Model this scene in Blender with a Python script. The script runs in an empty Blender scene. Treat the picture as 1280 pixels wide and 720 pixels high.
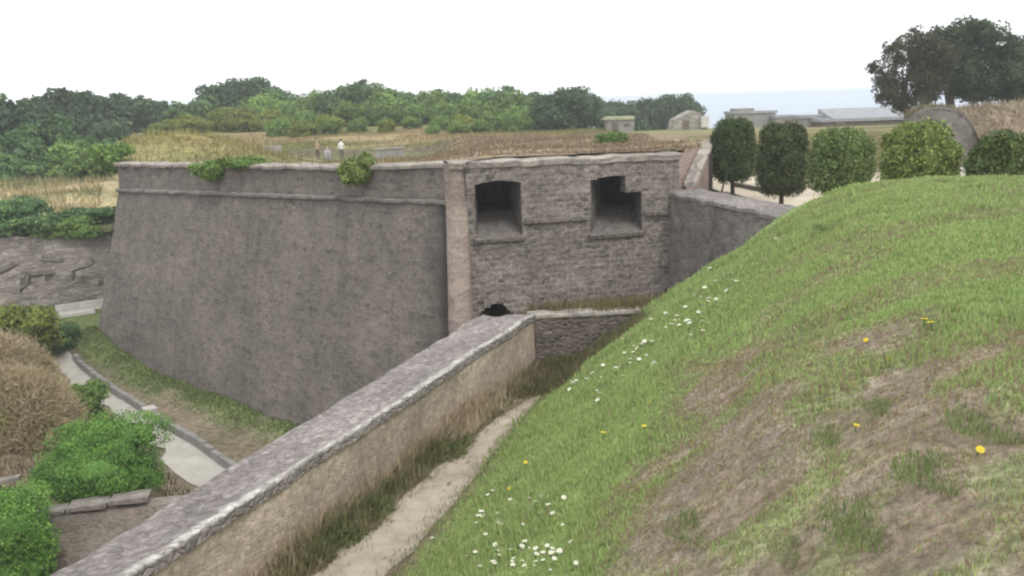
import bpy, bmesh, math
import numpy as np
from mathutils import Vector, Matrix, Euler, noise as mnoise

SC = bpy.context.scene
COL = SC.collection
RAD = math.radians

# ------------------------------------------------------------------ camera model
F = 1108.0; PITCH = RAD(11.8); ROLL = RAD(1.9)
def ray(px, py):
    u = (px-640)/F; v = (360-py)/F
    c, s = math.cos(ROLL), math.sin(ROLL)
    u2 = u*c+v*s; v2 = -u*s+v*c
    y = math.cos(PITCH)+v2*math.sin(PITCH); z = -math.sin(PITCH)+v2*math.cos(PITCH)
    return np.array([u2/y, 1.0, z/y])
def P(px, py, Y): return ray(px, py)*Y

def make_camera():
    cd = bpy.data.cameras.new('camera'); co = bpy.data.objects.new('camera', cd); COL.objects.link(co)
    cd.sensor_width = 36; cd.lens = F/1280*36; cd.clip_start = .1; cd.clip_end = 60000
    c, s = math.cos(ROLL), math.sin(ROLL)
    r0 = Vector((1, 0, 0)); u0 = Vector((0, math.sin(PITCH), math.cos(PITCH))); f = Vector((0, math.cos(PITCH), -math.sin(PITCH)))
    r = c*r0-s*u0; u = s*r0+c*u0
    m = Matrix((( r.x, u.x, -f.x, 0), (r.y, u.y, -f.y, 0), (r.z, u.z, -f.z, 0), (0, 0, 0, 1)))
    co.matrix_world = m
    SC.camera = co
make_camera()

# ------------------------------------------------------------------ noise
def _hash(ix, iy, seed):
    n = (ix.astype(np.int64)*374761393 + iy.astype(np.int64)*668265263 + seed*974711) & 0x7fffffff
    n = ((n ^ (n >> 13))*1274126177) & 0x7fffffff
    return ((n ^ (n >> 16)) & 0xffff)/65535.0
def vn(x, y, seed=0):
    x = np.asarray(x, float); y = np.asarray(y, float)
    ix = np.floor(x); iy = np.floor(y); fx = x-ix; fy = y-iy
    fx = fx*fx*(3-2*fx); fy = fy*fy*(3-2*fy)
    a = _hash(ix, iy, seed); b = _hash(ix+1, iy, seed); c = _hash(ix, iy+1, seed); d = _hash(ix+1, iy+1, seed)
    return (a*(1-fx)+b*fx)*(1-fy)+(c*(1-fx)+d*fx)*fy
def fbm(x, y, seed=0, o=4):
    t = 0; a = .5; k = 1.0
    for i in range(o):
        t = t+a*vn(np.asarray(x)*k, np.asarray(y)*k, seed+i*17); a *= .5; k *= 2.03
    return t/(1-.5**o)
def sstep(x, a, b):
    t = np.clip((np.asarray(x, float)-a)/(b-a), 0, 1); return t*t*(3-2*t)

# ------------------------------------------------------------------ mesh helpers
def mesh_np(name, verts, faces, mats, attrs=None, uv=None, mat_idx=None, smooth=False):
    """faces: int array (n,k); attrs: {name: per-vertex float or rgb}"""
    me = bpy.data.meshes.new(name)
    verts = np.asarray(verts, np.float32).reshape(-1, 3)
    if isinstance(faces, np.ndarray):
        k = faces.shape[1]; nf = len(faces)
        me.vertices.add(len(verts)); me.vertices.foreach_set('co', verts.ravel())
        me.loops.add(nf*k); me.loops.foreach_set('vertex_index', faces.astype(np.int32).ravel())
        me.polygons.add(nf); me.polygons.foreach_set('loop_start', np.arange(0, nf*k, k, dtype=np.int32))
        me.polygons.foreach_set('loop_total', np.full(nf, k, np.int32))
        me.update(calc_edges=True)
    else:
        me.from_pydata([tuple(map(float, v)) for v in verts], [], [tuple(int(i) for i in f) for f in faces]); me.update()
    for m in (mats if isinstance(mats, (list, tuple)) else [mats]): me.materials.append(m)
    if mat_idx is not None: me.polygons.foreach_set('material_index', np.asarray(mat_idx, np.int32))
    if attrs:
        for k_, v in attrs.items():
            v = np.asarray(v, np.float32)
            if v.ndim == 1:
                a = me.attributes.new(k_, 'FLOAT', 'POINT'); a.data.foreach_set('value', v)
            else:
                a = me.attributes.new(k_, 'FLOAT_COLOR', 'POINT')
                a.data.foreach_set('color', np.concatenate([v, np.ones((len(v), 1), np.float32)], 1).ravel())
    if uv is not None:
        l = me.uv_layers.new(name='UVMap')
        vi = np.empty(len(me.loops), np.int32); me.loops.foreach_get('vertex_index', vi)
        l.data.foreach_set('uv', np.asarray(uv, np.float32)[vi].ravel())
    if smooth: me.polygons.foreach_set('use_smooth', np.ones(len(me.polygons), bool))
    return me
def link(name, me, parent=None, loc=(0, 0, 0), **props):
    o = bpy.data.objects.new(name, me); COL.objects.link(o); o.location = loc
    if parent: o.parent = parent
    for k, v in props.items(): o[k] = v
    return o
def thing(name, label, cat, loc=(0, 0, 0), rz=0, group=None):
    o = bpy.data.objects.new(name, None); COL.objects.link(o); o.location = loc; o.rotation_euler = (0, 0, rz)
    o.empty_display_size = .3
    o['label'] = label; o['category'] = cat
    if group: o['group'] = group
    return o
def tag(o, label, cat, group=None):
    o['label'] = label; o['category'] = cat
    if group: o['group'] = group
    return o
def dup(root, loc, rz=0, sc=(1, 1, 1), label=None, group=None):
    r = root.copy(); COL.objects.link(r); r.location = loc; r.rotation_euler = (0, 0, rz); r.scale = sc
    if label: r['label'] = label
    if group: r['group'] = group
    for ch in list(root.children):
        c = ch.copy(); COL.objects.link(c); c.parent = r
        for g in ch.children:
            d = g.copy(); COL.objects.link(d); d.parent = c
    return r

class MB:
    """collects polygons with metre UVs"""
    def __init__(s): s.v = []; s.f = []; s.u = []
    def grid(s, pts, uvs=None, flip=False):
        pts = np.asarray(pts, float); n, m = pts.shape[:2]; b = len(s.v)
        s.v += [tuple(p) for p in pts.reshape(-1, 3)]
        if uvs is None:
            du = np.concatenate([[0], np.cumsum(np.linalg.norm(np.diff(pts[:, 0], axis=0), axis=1))])
            dv = np.concatenate([[0], np.cumsum(np.linalg.norm(np.diff(pts[0], axis=0), axis=1))])
            uvs = np.stack(np.meshgrid(du, dv, indexing='ij'), -1)
        s.u += [tuple(p) for p in np.asarray(uvs).reshape(-1, 2)]
        for i in range(n-1):
            for j in range(m-1):
                q = (b+i*m+j, b+(i+1)*m+j, b+(i+1)*m+j+1, b+i*m+j+1)
                s.f.append(q[::-1] if flip else q)
    def quad(s, a, b, c, d, nu=1, nv=1, jit=0, seed=1, flip=False, uvoff=(0, 0)):
        a, b, c, d = map(lambda p: np.asarray(p, float), (a, b, c, d))
        U = np.linspace(0, 1, nu+1)[:, None, None]; V = np.linspace(0, 1, nv+1)[None, :, None]
        pts = a*(1-U)*(1-V)+b*U*(1-V)+c*U*V+d*(1-U)*V
        lu = np.linalg.norm(b-a); lv = np.linalg.norm(d-a)
        uv = np.stack(np.broadcast_arrays(U[..., 0]*lu+uvoff[0], V[..., 0]*lv+uvoff[1]), -1)
        if jit:
            nrm = np.cross(b-a, d-a); nrm /= np.linalg.norm(nrm)+1e-9
            k = (fbm(uv[..., 0]*2.1+seed, uv[..., 1]*2.1, seed, 3)-.5)*2*jit
            pts = pts+nrm*k[..., None]
        s.grid(pts, uv, flip)
    def box(s, c, sx, sy, sz, rz=0, bev=0):
        """box with base centre c"""
        cs, sn = math.cos(rz), math.sin(rz)
        def w(x, y, z): return (c[0]+x*cs-y*sn, c[1]+x*sn+y*cs, c[2]+z)
        x, y = sx/2, sy/2
        p = [w(-x, -y, 0), w(x, -y, 0), w(x, y, 0), w(-x, y, 0), w(-x, -y, sz), w(x, -y, sz), w(x, y, sz), w(-x, y, sz)]
        for q in ((0, 1, 5, 4), (1, 2, 6, 5), (2, 3, 7, 6), (3, 0, 4, 7), (4, 5, 6, 7), (3, 2, 1, 0)):
            s.quad(p[q[0]], p[q[1]], p[q[2]], p[q[3]])
    def tube(s, pts, rad, n=8, cap=True):
        pts = [np.asarray(p, float) for p in pts]; rings = []
        L = 0
        for i, p in enumerate(pts):
            t = pts[min(i+1, len(pts)-1)]-pts[max(i-1, 0)]; t = t/(np.linalg.norm(t)+1e-9)
            a = np.cross(t, (0, 0, 1.0) if abs(t[2]) < .9 else (1.0, 0, 0)); a /= np.linalg.norm(a); b = np.cross(t, a)
            r = rad[i] if hasattr(rad, '__len__') else rad
            rings.append([p+r*(math.cos(2*math.pi*k/n)*a+math.sin(2*math.pi*k/n)*b) for k in range(n+1)])
        s.grid(np.array(rings), flip=True)
        if cap:
            for ri, fl in ((rings[0], False), (rings[-1], True)):
                b = len(s.v); s.v += [tuple(p) for p in ri[:n]]; s.u += [(0, 0)]*n
                f = tuple(range(b, b+n)); s.f.append(f[::-1] if fl else f)
    def mesh(s, name, m, smooth=False, weld=False):
        me = mesh_np(name, s.v, s.f, m, uv=s.u, smooth=smooth)
        return me
    def build(s, name, m, parent=None, smooth=False, **pr):
        return link(name, s.mesh(name, m, smooth), parent, **pr)

# ------------------------------------------------------------------ materials
class NT:
    def __init__(s, name):
        s.m = bpy.data.materials.new(name); s.m.use_nodes = True; s.t = s.m.node_tree; s.t.nodes.clear()
        s.out = s.n('ShaderNodeOutputMaterial'); s.b = s.n('ShaderNodeBsdfPrincipled')
        s.t.links.new(s.b.outputs[0], s.out.inputs[0]); s.b.inputs['Roughness'].default_value = .9
        s.b.inputs['Specular IOR Level'].default_value = .15
    def n(s, ty, **kw):
        n = s.t.nodes.new(ty)
        for k, v in kw.items():
            if k in n.inputs:
                s.set(n.inputs[k], v)
            else: setattr(n, k, v)
        return n
    def set(s, inp, v):
        if isinstance(v, bpy.types.NodeSocket): s.t.links.new(v, inp)
        else: inp.default_value = v
    def coord(s, kind='Object'): return s.n('ShaderNodeTexCoord').outputs[kind]
    def scale(s, vec, sc):
        m = s.n('ShaderNodeMapping'); s.t.links.new(vec, m.inputs['Vector']); m.inputs['Scale'].default_value = sc; return m.outputs[0]
    def noise(s, vec, sc, det=4, rough=.6, out='Fac'):
        n = s.n('ShaderNodeTexNoise'); s.t.links.new(vec, n.inputs['Vector']); n.inputs['Scale'].default_value = sc
        n.inputs['Detail'].default_value = det; n.inputs['Roughness'].default_value = rough; return n.outputs[out]
    def vor(s, vec, sc, out='Color', feat='F1', rnd=1):
        n = s.n('ShaderNodeTexVoronoi', feature=feat); s.t.links.new(vec, n.inputs['Vector']); n.inputs['Scale'].default_value = sc
        n.inputs['Randomness'].default_value = rnd; return n.outputs[out]
    def ramp(s, fac, stops, interp='LINEAR'):
        r = s.n('ShaderNodeValToRGB'); s.t.links.new(fac, r.inputs[0]); e = r.color_ramp.elements; r.color_ramp.interpolation = interp
        while len(e) < len(stops): e.new(.5)
        for el, (p, c) in zip(e, stops):
            el.position = p; el.color = (c, c, c, 1) if not hasattr(c, '__len__') else (*c, 1)
        return r.outputs[0]
    def mix(s, fac, a, b, bt='MIX'):
        m = s.n('ShaderNodeMix', data_type='RGBA', blend_type=bt)
        for i, v in ((0, fac), (6, a), (7, b)):
            if isinstance(v, bpy.types.NodeSocket): s.t.links.new(v, m.inputs[i])
            else: m.inputs[i].default_value = v if i == 0 else (*v, 1)
        return m.outputs[2]
    def math(s, op, a, b=0.0):
        m = s.n('ShaderNodeMath', operation=op)
        for i, v in ((0, a), (1, b)):
            if isinstance(v, bpy.types.NodeSocket): s.t.links.new(v, m.inputs[i])
            else: m.inputs[i].default_value = v
        return m.outputs[0]
    def attr(s, name, out='Fac'): return s.n('ShaderNodeAttribute', attribute_name=name).outputs[out]
    def bump(s, h, st=.5, d=.05):
        b = s.n('ShaderNodeBump'); s.t.links.new(h, b.inputs['Height']); b.inputs['Strength'].default_value = st; b.inputs['Distance'].default_value = d
        s.t.links.new(b.outputs[0], s.b.inputs['Normal'])
    def col(s, c): s.set(s.b.inputs['Base Color'], c if isinstance(c, bpy.types.NodeSocket) else (*c, 1)); return s.m

def plain(name, c, var=.25, sc=6, bump=.3, rough=.9):
    t = NT(name); v = t.coord(); n = t.noise(v, sc, 5)
    k = t.ramp(n, [(.25, tuple(x*(1-var) for x in c)), (.75, tuple(x*(1+var) for x in c))])
    t.b.inputs['Roughness'].default_value = rough
    if bump: t.bump(t.noise(v, sc*4, 4), bump, .03)
    return t.col(k)

def masonry(name, base, cell=(3.2, 5.0), contrast=.35, mortar=(.30, .27, .24), mort=.5, streak=.5, lichen=.25, bump=.6, green=.2, big=.3, tint=(1.06, .98, .95), course=None):
    """rubble masonry in metre UVs"""
    t = NT(name); uv = t.coord('UV')
    wob = t.mix(.06, uv, t.noise(uv, 2.5, 3, out='Color'))
    sv = t.scale(wob, (cell[0], cell[1], 1))
    cellc = t.vor(sv, 1.0)
    edge = t.vor(sv, 1.0, 'Distance', 'DISTANCE_TO_EDGE')
    if course:
        br = t.n('ShaderNodeTexBrick'); wob2 = t.mix(.10, uv, t.noise(uv, 2.6, 5, out='Color')); t.t.links.new(wob2, br.inputs['Vector'])
        for k_, v_ in (('Color1', (0, 0, 0, 1)), ('Color2', (1, 1, 1, 1)), ('Mortar', (.5, .5, .5, 1)), ('Scale', 1.0), ('Mortar Size', course[2]), ('Mortar Smooth', .6), ('Brick Width', course[0]), ('Row Height', course[1])): br.inputs[k_].default_value = v_
        br.offset = .43; br.squash = .8; br.squash_frequency = 3
        cellc = t.mix(.62, br.outputs['Color'], cellc)
        edge = t.math('ADD', t.math('MULTIPLY', edge, .5), t.math('MULTIPLY', t.math('SUBTRACT', 1.0, br.outputs['Fac']), .075))
    sep = t.n('ShaderNodeSeparateColor'); t.t.links.new(cellc, sep.inputs[0])
    lo = tuple(x*(1-contrast) for x in base); hi = tuple(x*(1+contrast) for x in base)
    c = t.mix(sep.outputs[0], lo, hi)
    c = t.mix(t.math('MULTIPLY', sep.outputs[1], .35), c, tuple(x*y for x, y in zip(base, tint)))
    c = t.mix(t.math('MULTIPLY', t.ramp(edge, [(.02, 1), (.14, 0)]), mort), c, mortar)
    # fine grain
    g = t.noise(uv, 9, 6, .7)
    c = t.mix(.55, c, t.ramp(g, [(.3, .25), (.7, 1.0)]), 'OVERLAY') if False else t.mix(1.0, c, t.ramp(g, [(.28, .62), (.72, 1.3)]), 'MULTIPLY')
    # broad patches
    b = t.noise(uv, .35, 5, .6)
    c = t.mix(1.0, c, t.ramp(b, [(.3, 1-big), (.7, 1+big)]), 'MULTIPLY')
    # vertical run-off stains
    sn = t.noise(t.scale(uv, (1.6, .12, 1)), 1.0, 5, .65)
    c = t.mix(t.math('MULTIPLY', t.ramp(sn, [(.52, 0), (.72, 1)]), streak), c, tuple(x*.5 for x in base))
    # moss
    gm = t.noise(uv, .8, 6, .7)
    c = t.mix(t.math('MULTIPLY', t.ramp(gm, [(.55, 0), (.7, 1)]), green), c, (.10, .11, .055))
    # lichen flecks
    ln = t.noise(uv, 5.5, 5, .75)
    c = t.mix(t.math('MULTIPLY', t.ramp(ln, [(.64, 0), (.70, 1)]), lichen), c, (.55, .52, .48))
    h = t.math('ADD', t.math('MULTIPLY', t.ramp(edge, [(0, 0), (.2, 1)]), .6), t.math('MULTIPLY', g, .7))
    t.bump(h, bump, .05)
    return t.col(c)

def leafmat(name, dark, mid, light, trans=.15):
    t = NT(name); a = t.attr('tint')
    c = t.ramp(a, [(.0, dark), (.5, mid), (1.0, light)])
    oi = t.n('ShaderNodeObjectInfo').outputs['Random']
    hs = t.n('ShaderNodeHueSaturation'); t.t.links.new(c, hs.inputs['Color'])
    t.t.links.new(t.ramp(oi, [(0, .75), (1, 1.2)]), hs.inputs['Value'])
    t.b.inputs['Roughness'].default_value = .65
    tr = t.n('ShaderNodeBsdfTranslucent'); t.t.links.new(hs.outputs[0], tr.inputs[0])
    mx = t.n('ShaderNodeMixShader'); mx.inputs[0].default_value = trans
    t.t.links.new(t.b.outputs[0], mx.inputs[1]); t.t.links.new(tr.outputs[0], mx.inputs[2]); t.t.links.new(mx.outputs[0], t.out.inputs[0])
    return t.col(hs.outputs[0])

def bladesmat(name):
    t = NT(name); c = t.attr('col', 'Color'); t.b.inputs['Roughness'].default_value = .7
    tr = t.n('ShaderNodeBsdfTranslucent'); t.t.links.new(c, tr.inputs[0])
    mx = t.n('ShaderNodeMixShader'); mx.inputs[0].default_value = .35
    t.t.links.new(t.b.outputs[0], mx.inputs[1]); t.t.links.new(tr.outputs[0], mx.inputs[2]); t.t.links.new(mx.outputs[0], t.out.inputs[0])
    return t.col(c)

def soilmat(name, sc=3.0, bump=.6):
    """ground whose colour comes from the planting attribute, broken by fine noise"""
    t = NT(name); c = t.attr('col', 'Color'); v = t.coord()
    c = t.mix(1.0, c, t.ramp(t.noise(v, sc*4, 6, .75), [(.3, .45), (.7, 1.5)]), 'MULTIPLY')
    c = t.mix(1.0, c, t.ramp(t.noise(v, sc*.5, 5, .6), [(.3, .7), (.7, 1.25)]), 'MULTIPLY')
    t.bump(t.noise(v, sc*6, 5, .7), bump, .06)
    return t.col(c)

M = {}
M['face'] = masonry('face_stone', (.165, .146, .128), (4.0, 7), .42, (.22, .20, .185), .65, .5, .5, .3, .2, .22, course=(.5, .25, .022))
M['flank'] = masonry('rubble_stone', (.175, .152, .137), (4.6, 8.6), .6, (.34, .31, .28), .65, .35, .45, .35, .22, .25, course=(.34, .16, .03))
M['quoin'] = masonry('pale_quoin', (.30, .25, .215), (1.8, 3.2), .2, (.27, .24, .21), .4, .45, .3, .4, .05, .25)
M['coping'] = masonry('coping_stone', (.36, .33, .29), (1.1, 2.0), .22, (.2, .18, .16), .7, .1, .45, .6, .12, .2)
M['cap'] = masonry('cap_stone', (.30, .275, .262), (10, 12), .3, (.2, .185, .17), .25, .1, .85, .8, .06, .3)
M['cordon'] = masonry('cordon_stone', (.20, .185, .17), (1.6, 3), .3, (.15, .14, .13), .4, .2, .95, .5, .15, .35)
M['taupe'] = masonry('taupe_wall', (.27, .24, .21), (5, 8), .18, (.27, .24, .21), .3, .4, .15, .4, .25, .3)
M['capplain'] = masonry('curtain_cap_stone', (.30, .275, .262), (10, 12), .3, (.2, .185, .17), .25, .1, .6, .8, .08, .3)
def cap_edge(m):
    t = m.node_tree; n = t.nodes; b = [q for q in n if q.type == 'BSDF_PRINCIPLED'][0]; src = b.inputs['Base Color'].links[0].from_socket
    uv = n.new('ShaderNodeTexCoord'); sp = n.new('ShaderNodeSeparateXYZ'); t.links.new(uv.outputs['UV'], sp.inputs[0])
    no = n.new('ShaderNodeTexNoise'); no.inputs['Scale'].default_value = 3.5; no.inputs['Detail'].default_value = 6; no.inputs['Roughness'].default_value = .75; t.links.new(uv.outputs['UV'], no.inputs['Vector'])
    r = n.new('ShaderNodeValToRGB'); e = r.color_ramp.elements; e[0].position = .17; e[0].color = (0, 0, 0, 1); e[1].position = .19; e[1].color = (1, 1, 1, 1); q = e.new(.235); q.color = (1, 1, 1, 1); q = e.new(.31); q.color = (0, 0, 0, 1)
    t.links.new(sp.outputs['Y'], r.inputs[0])
    r2 = n.new('ShaderNodeValToRGB'); r2.color_ramp.elements[0].position = .40; r2.color_ramp.elements[1].position = .55; t.links.new(no.outputs['Fac'], r2.inputs[0])
    mu = n.new('ShaderNodeMath'); mu.operation = 'MULTIPLY'; t.links.new(r.outputs[0], mu.inputs[0]); t.links.new(r2.outputs[0], mu.inputs[1])
    mx = n.new('ShaderNodeMix'); mx.data_type = 'RGBA'; t.links.new(mu.outputs[0], mx.inputs[0]); t.links.new(src, mx.inputs[6]); mx.inputs[7].default_value = (.62, .59, .55, 1)
    t.links.new(mx.outputs[2], b.inputs['Base Color'])
cap_edge(M['cap'])
def dark_end_strip(m, u0, u1):  # darkens the face colour towards its shoulder end, border broken by noise
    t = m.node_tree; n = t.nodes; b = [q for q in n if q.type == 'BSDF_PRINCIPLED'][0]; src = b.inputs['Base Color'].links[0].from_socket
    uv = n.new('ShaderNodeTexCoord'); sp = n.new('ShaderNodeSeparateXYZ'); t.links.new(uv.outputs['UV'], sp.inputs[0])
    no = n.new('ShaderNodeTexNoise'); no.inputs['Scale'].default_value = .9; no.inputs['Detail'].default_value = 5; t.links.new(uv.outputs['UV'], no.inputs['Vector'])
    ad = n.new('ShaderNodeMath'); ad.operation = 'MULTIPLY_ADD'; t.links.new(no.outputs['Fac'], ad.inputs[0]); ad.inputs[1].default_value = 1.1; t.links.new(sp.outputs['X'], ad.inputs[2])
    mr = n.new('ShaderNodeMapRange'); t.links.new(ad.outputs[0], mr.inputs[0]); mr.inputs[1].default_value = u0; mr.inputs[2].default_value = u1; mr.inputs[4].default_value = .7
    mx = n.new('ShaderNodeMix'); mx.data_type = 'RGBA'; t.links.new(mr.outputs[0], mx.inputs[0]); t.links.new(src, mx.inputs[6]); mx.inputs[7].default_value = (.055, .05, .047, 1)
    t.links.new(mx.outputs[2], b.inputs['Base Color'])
dark_end_strip(M['face'], 24.3, 25.1)
M['greywall'] = masonry('grey_end_stone', (.165, .155, .145), (3.4, 5.5), .25, (.2, .19, .18), .3, .4, .15, .3, .15, .2)
M['plaster'] = masonry('worn_render', (.42, .355, .295), (12, 17.0), .16, (.36, .305, .25), .12, .6, .5, .28, .15, .38)
M['lowwall'] = masonry('dark_rubble', (.16, .138, .12), (6, 11), .38, (.22, .19, .16), .5, .2, .12, .9, .25, .2)
M['curtain'] = masonry('curtain_stone', (.185, .168, .156), (3.0, 5.0), .25, (.25, .23, .2), .35, .65, .16, .5, .2, .2)
M['counter'] = masonry('old_stone', (.29, .265, .235), (2.2, 4.2), .22, (.17, .155, .135), .4, .5, .25, .9, .3, .3)
M['pink'] = masonry('pink_stone', (.33, .255, .22), (2.2, 4.0), .15, (.3, .26, .23), .3, .3, .1, .4, .04, .15)
M['concrete'] = plain('old_concrete', (.26, .25, .235), .25, 2, .4)
M['palestone'] = plain('pale_stone', (.55, .53, .49), .2, 3, .4)
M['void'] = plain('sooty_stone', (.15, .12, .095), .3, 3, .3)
M['gravel'] = (lambda t: (t.bump(t.noise(t.coord(), 30, 4), .5, .02), t.col(t.ramp(t.noise(t.coord(), 1.2, 7, .7), [(.3, (.36, .31, .23)), (.7, (.60, .54, .43))])))[1])(NT('gravel'))
M['dirt'] = (lambda t: (t.bump(t.noise(t.coord(), 14, 6, .7), .7, .03), t.col(t.ramp(t.noise(t.coord(), 2.2, 9, .72), [(.28, (.22, .19, .15)), (.5, (.36, .31, .245)), (.75, (.50, .44, .36))])))[1])(NT('worn_dirt'))
M['ditchpath'] = (lambda t: (t.bump(t.noise(t.coord(), 20, 4), .3, .02), t.col(t.ramp(t.noise(t.coord(), .9, 7, .7), [(.3, (.34, .32, .28)), (.7, (.50, .48, .43))])))[1])(NT('ditch_gravel'))
M['soil'] = soilmat('turf_soil', 3.0)
M['farsoil'] = soilmat('far_turf', .8, .8)
M['topi_deep'] = leafmat('clipped_deep_leaf', (.026, .043, .016), (.058, .09, .032), (.13, .175, .065))
M['darkcrown'] = leafmat('dark_crown_leaf', (.024, .040, .022), (.050, .078, .038), (.10, .125, .06))
M['bark'] = plain('bark', (.085, .07, .055), .4, 8, .8)
M['timber'] = plain('dark_timber', (.06, .05, .042), .3, 10, .4)
M['blades'] = bladesmat('grass_blades')
M['topi'] = leafmat('clipped_leaf', (.05, .08, .026), (.115, .165, .055), (.25, .31, .11))
M['topi_dark'] = leafmat('clipped_dark_leaf', (.044, .060, .027), (.09, .115, .05), (.165, .195, .09))
M['topi_lime'] = leafmat('clipped_lime_leaf', (.075, .105, .028), (.19, .25, .07), (.42, .47, .16))
M['wood'] = leafmat('wood_leaf', (0.048, 0.098, 0.046), (0.107, 0.192, 0.076), (0.221, 0.357, 0.106))
M['oakdark'] = leafmat('dark_leaf', (0.038, 0.067, 0.038), (0.073, 0.123, 0.064), (0.146, 0.213, 0.096))
M['bush'] = leafmat('bush_leaf', (0.069, 0.122, 0.038), (0.147, 0.244, 0.066), (0.293, 0.406, 0.104))
M['yellowbush'] = leafmat('yellow_leaf', (0.097, 0.129, 0.028), (0.207, 0.259, 0.055), (0.372, 0.402, 0.097))
M['brownleaf'] = leafmat('brown_leaf', (.034, .038, .022), (.072, .074, .042), (.135, .13, .07))
M['hedgegreen'] = leafmat('hedge_leaf', (0.071, 0.151, 0.033), (0.167, 0.342, 0.075), (0.363, 0.605, 0.135))
M['drybush'] = leafmat('dry_leaf', (.11, .085, .05), (.22, .17, .10), (.34, .27, .16))
M['white_petal'] = plain('white_petal', (.85, .85, .80), .05, 20, 0)
M['yellow_petal'] = plain('yellow_petal', (.80, .60, .03), .1, 20, 0)
M['stem'] = plain('green_stem', (.08, .16, .03), .2, 20, 0)
M['skin'] = plain('skin', (.45, .29, .21), .05, 10, 0)
M['hair'] = plain('dark_hair', (.02, .016, .014), .2, 10, 0)
M['whitecloth'] = plain('white_cloth', (.75, .74, .72), .05, 10, 0)
M['lilaccloth'] = plain('lilac_cloth', (.45, .42, .46), .1, 10, 0)
M['tancloth'] = plain('tan_cloth', (.42, .30, .19), .1, 10, 0)
M['darkcloth'] = plain('dark_cloth', (.06, .055, .055), .1, 10, 0)
M['moss_roof'] = plain('mossy_slab', (.42, .43, .28), .3, 1.5, .3)
M['slate'] = plain('pale_slate', (.30, .31, .33), .15, 1.5, .3)

# ------------------------------------------------------------------ foliage generators
def leaf_cloud(lumps, n, size, seed, shell=.55, flat=.0, core=.72, sub=26, spread=.22):
    rng = np.random.default_rng(seed)
    L = np.array(lumps, float); w = (L[:, 3]*L[:, 4]*L[:, 5])**(2/3); w /= w.sum()
    li = rng.choice(len(L), n, p=w)
    # sub-clump directions give uneven light and dark bunches and gaps
    d0 = rng.normal(size=(len(L), sub, 3)); d0 /= np.linalg.norm(d0, axis=2, keepdims=True)
    t0 = rng.random((len(L), sub)); r0 = shell+(1-shell)*rng.random((len(L), sub))**.6
    si = rng.integers(0, sub, n)
    d = d0[li, si]+rng.normal(size=(n, 3))*spread; rr = r0[li, si]*(1+rng.normal(size=n)*.06)
    ln = np.linalg.norm(d, axis=1); d = d/ln[:, None]
    rr = rr*np.clip(ln, .75, 1.1)
    c = L[li, :3]+d*L[li, 3:6]*rr[:, None]
    nrm = d*.7+rng.normal(size=(n, 3))*.7; nrm[:, 2] += flat; nrm /= np.linalg.norm(nrm, axis=1)[:, None]
    a = np.cross(nrm, rng.normal(size=(n, 3))); a /= np.linalg.norm(a, axis=1)[:, None]; b = np.cross(nrm, a)
    s = size*(.6+.8*rng.random(n))[:, None]
    v = np.stack([c-a*s, c-b*s*.55, c+a*s, c+b*s*.55], 1).reshape(-1, 3)
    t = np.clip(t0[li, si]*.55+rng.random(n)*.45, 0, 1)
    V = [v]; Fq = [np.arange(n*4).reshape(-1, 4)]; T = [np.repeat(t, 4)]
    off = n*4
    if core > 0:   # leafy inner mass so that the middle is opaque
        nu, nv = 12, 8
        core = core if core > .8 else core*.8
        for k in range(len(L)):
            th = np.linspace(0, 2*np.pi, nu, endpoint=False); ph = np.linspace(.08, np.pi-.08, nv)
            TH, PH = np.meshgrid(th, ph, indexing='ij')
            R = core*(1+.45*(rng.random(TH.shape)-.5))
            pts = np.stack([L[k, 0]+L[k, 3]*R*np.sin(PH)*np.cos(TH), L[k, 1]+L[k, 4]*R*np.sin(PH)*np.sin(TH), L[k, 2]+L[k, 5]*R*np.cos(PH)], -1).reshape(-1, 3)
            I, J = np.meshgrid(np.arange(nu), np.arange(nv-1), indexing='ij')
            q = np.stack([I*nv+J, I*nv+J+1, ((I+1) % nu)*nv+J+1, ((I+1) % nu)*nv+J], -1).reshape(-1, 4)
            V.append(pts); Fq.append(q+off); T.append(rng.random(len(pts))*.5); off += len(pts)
    return np.concatenate(V), np.concatenate(Fq), np.concatenate(T)
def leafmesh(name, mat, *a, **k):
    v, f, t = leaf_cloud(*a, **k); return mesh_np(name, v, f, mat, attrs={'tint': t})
def trunkmesh(name, h, r, limbs=(), seed=0, lean=(0, 0)):
    rng = np.random.default_rng(seed); m = MB()
    n = 6; pts = [np.array([lean[0]*(i/n)**1.5+rng.normal()*r*.25, lean[1]*(i/n)**1.5+rng.normal()*r*.25, h*i/n-.15*(i == 0)]) for i in range(n+1)]
    m.tube(pts, [r*(1.35 if i == 0 else 1.0-.5*i/n) for i in range(n+1)], 9)
    for (z0, dx, dy, dz, rr) in limbs:
        b = np.array([lean[0]*(z0/h)**1.5, lean[1]*(z0/h)**1.5, z0]); e = b+np.array([dx, dy, dz])
        mid = (b+e)/2+np.array([0, 0, .12*np.linalg.norm(e-b)])
        m.tube([b, mid, e], [rr, rr*.7, rr*.3], 6)
    return m.mesh(name, M['bark'], smooth=True)

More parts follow.
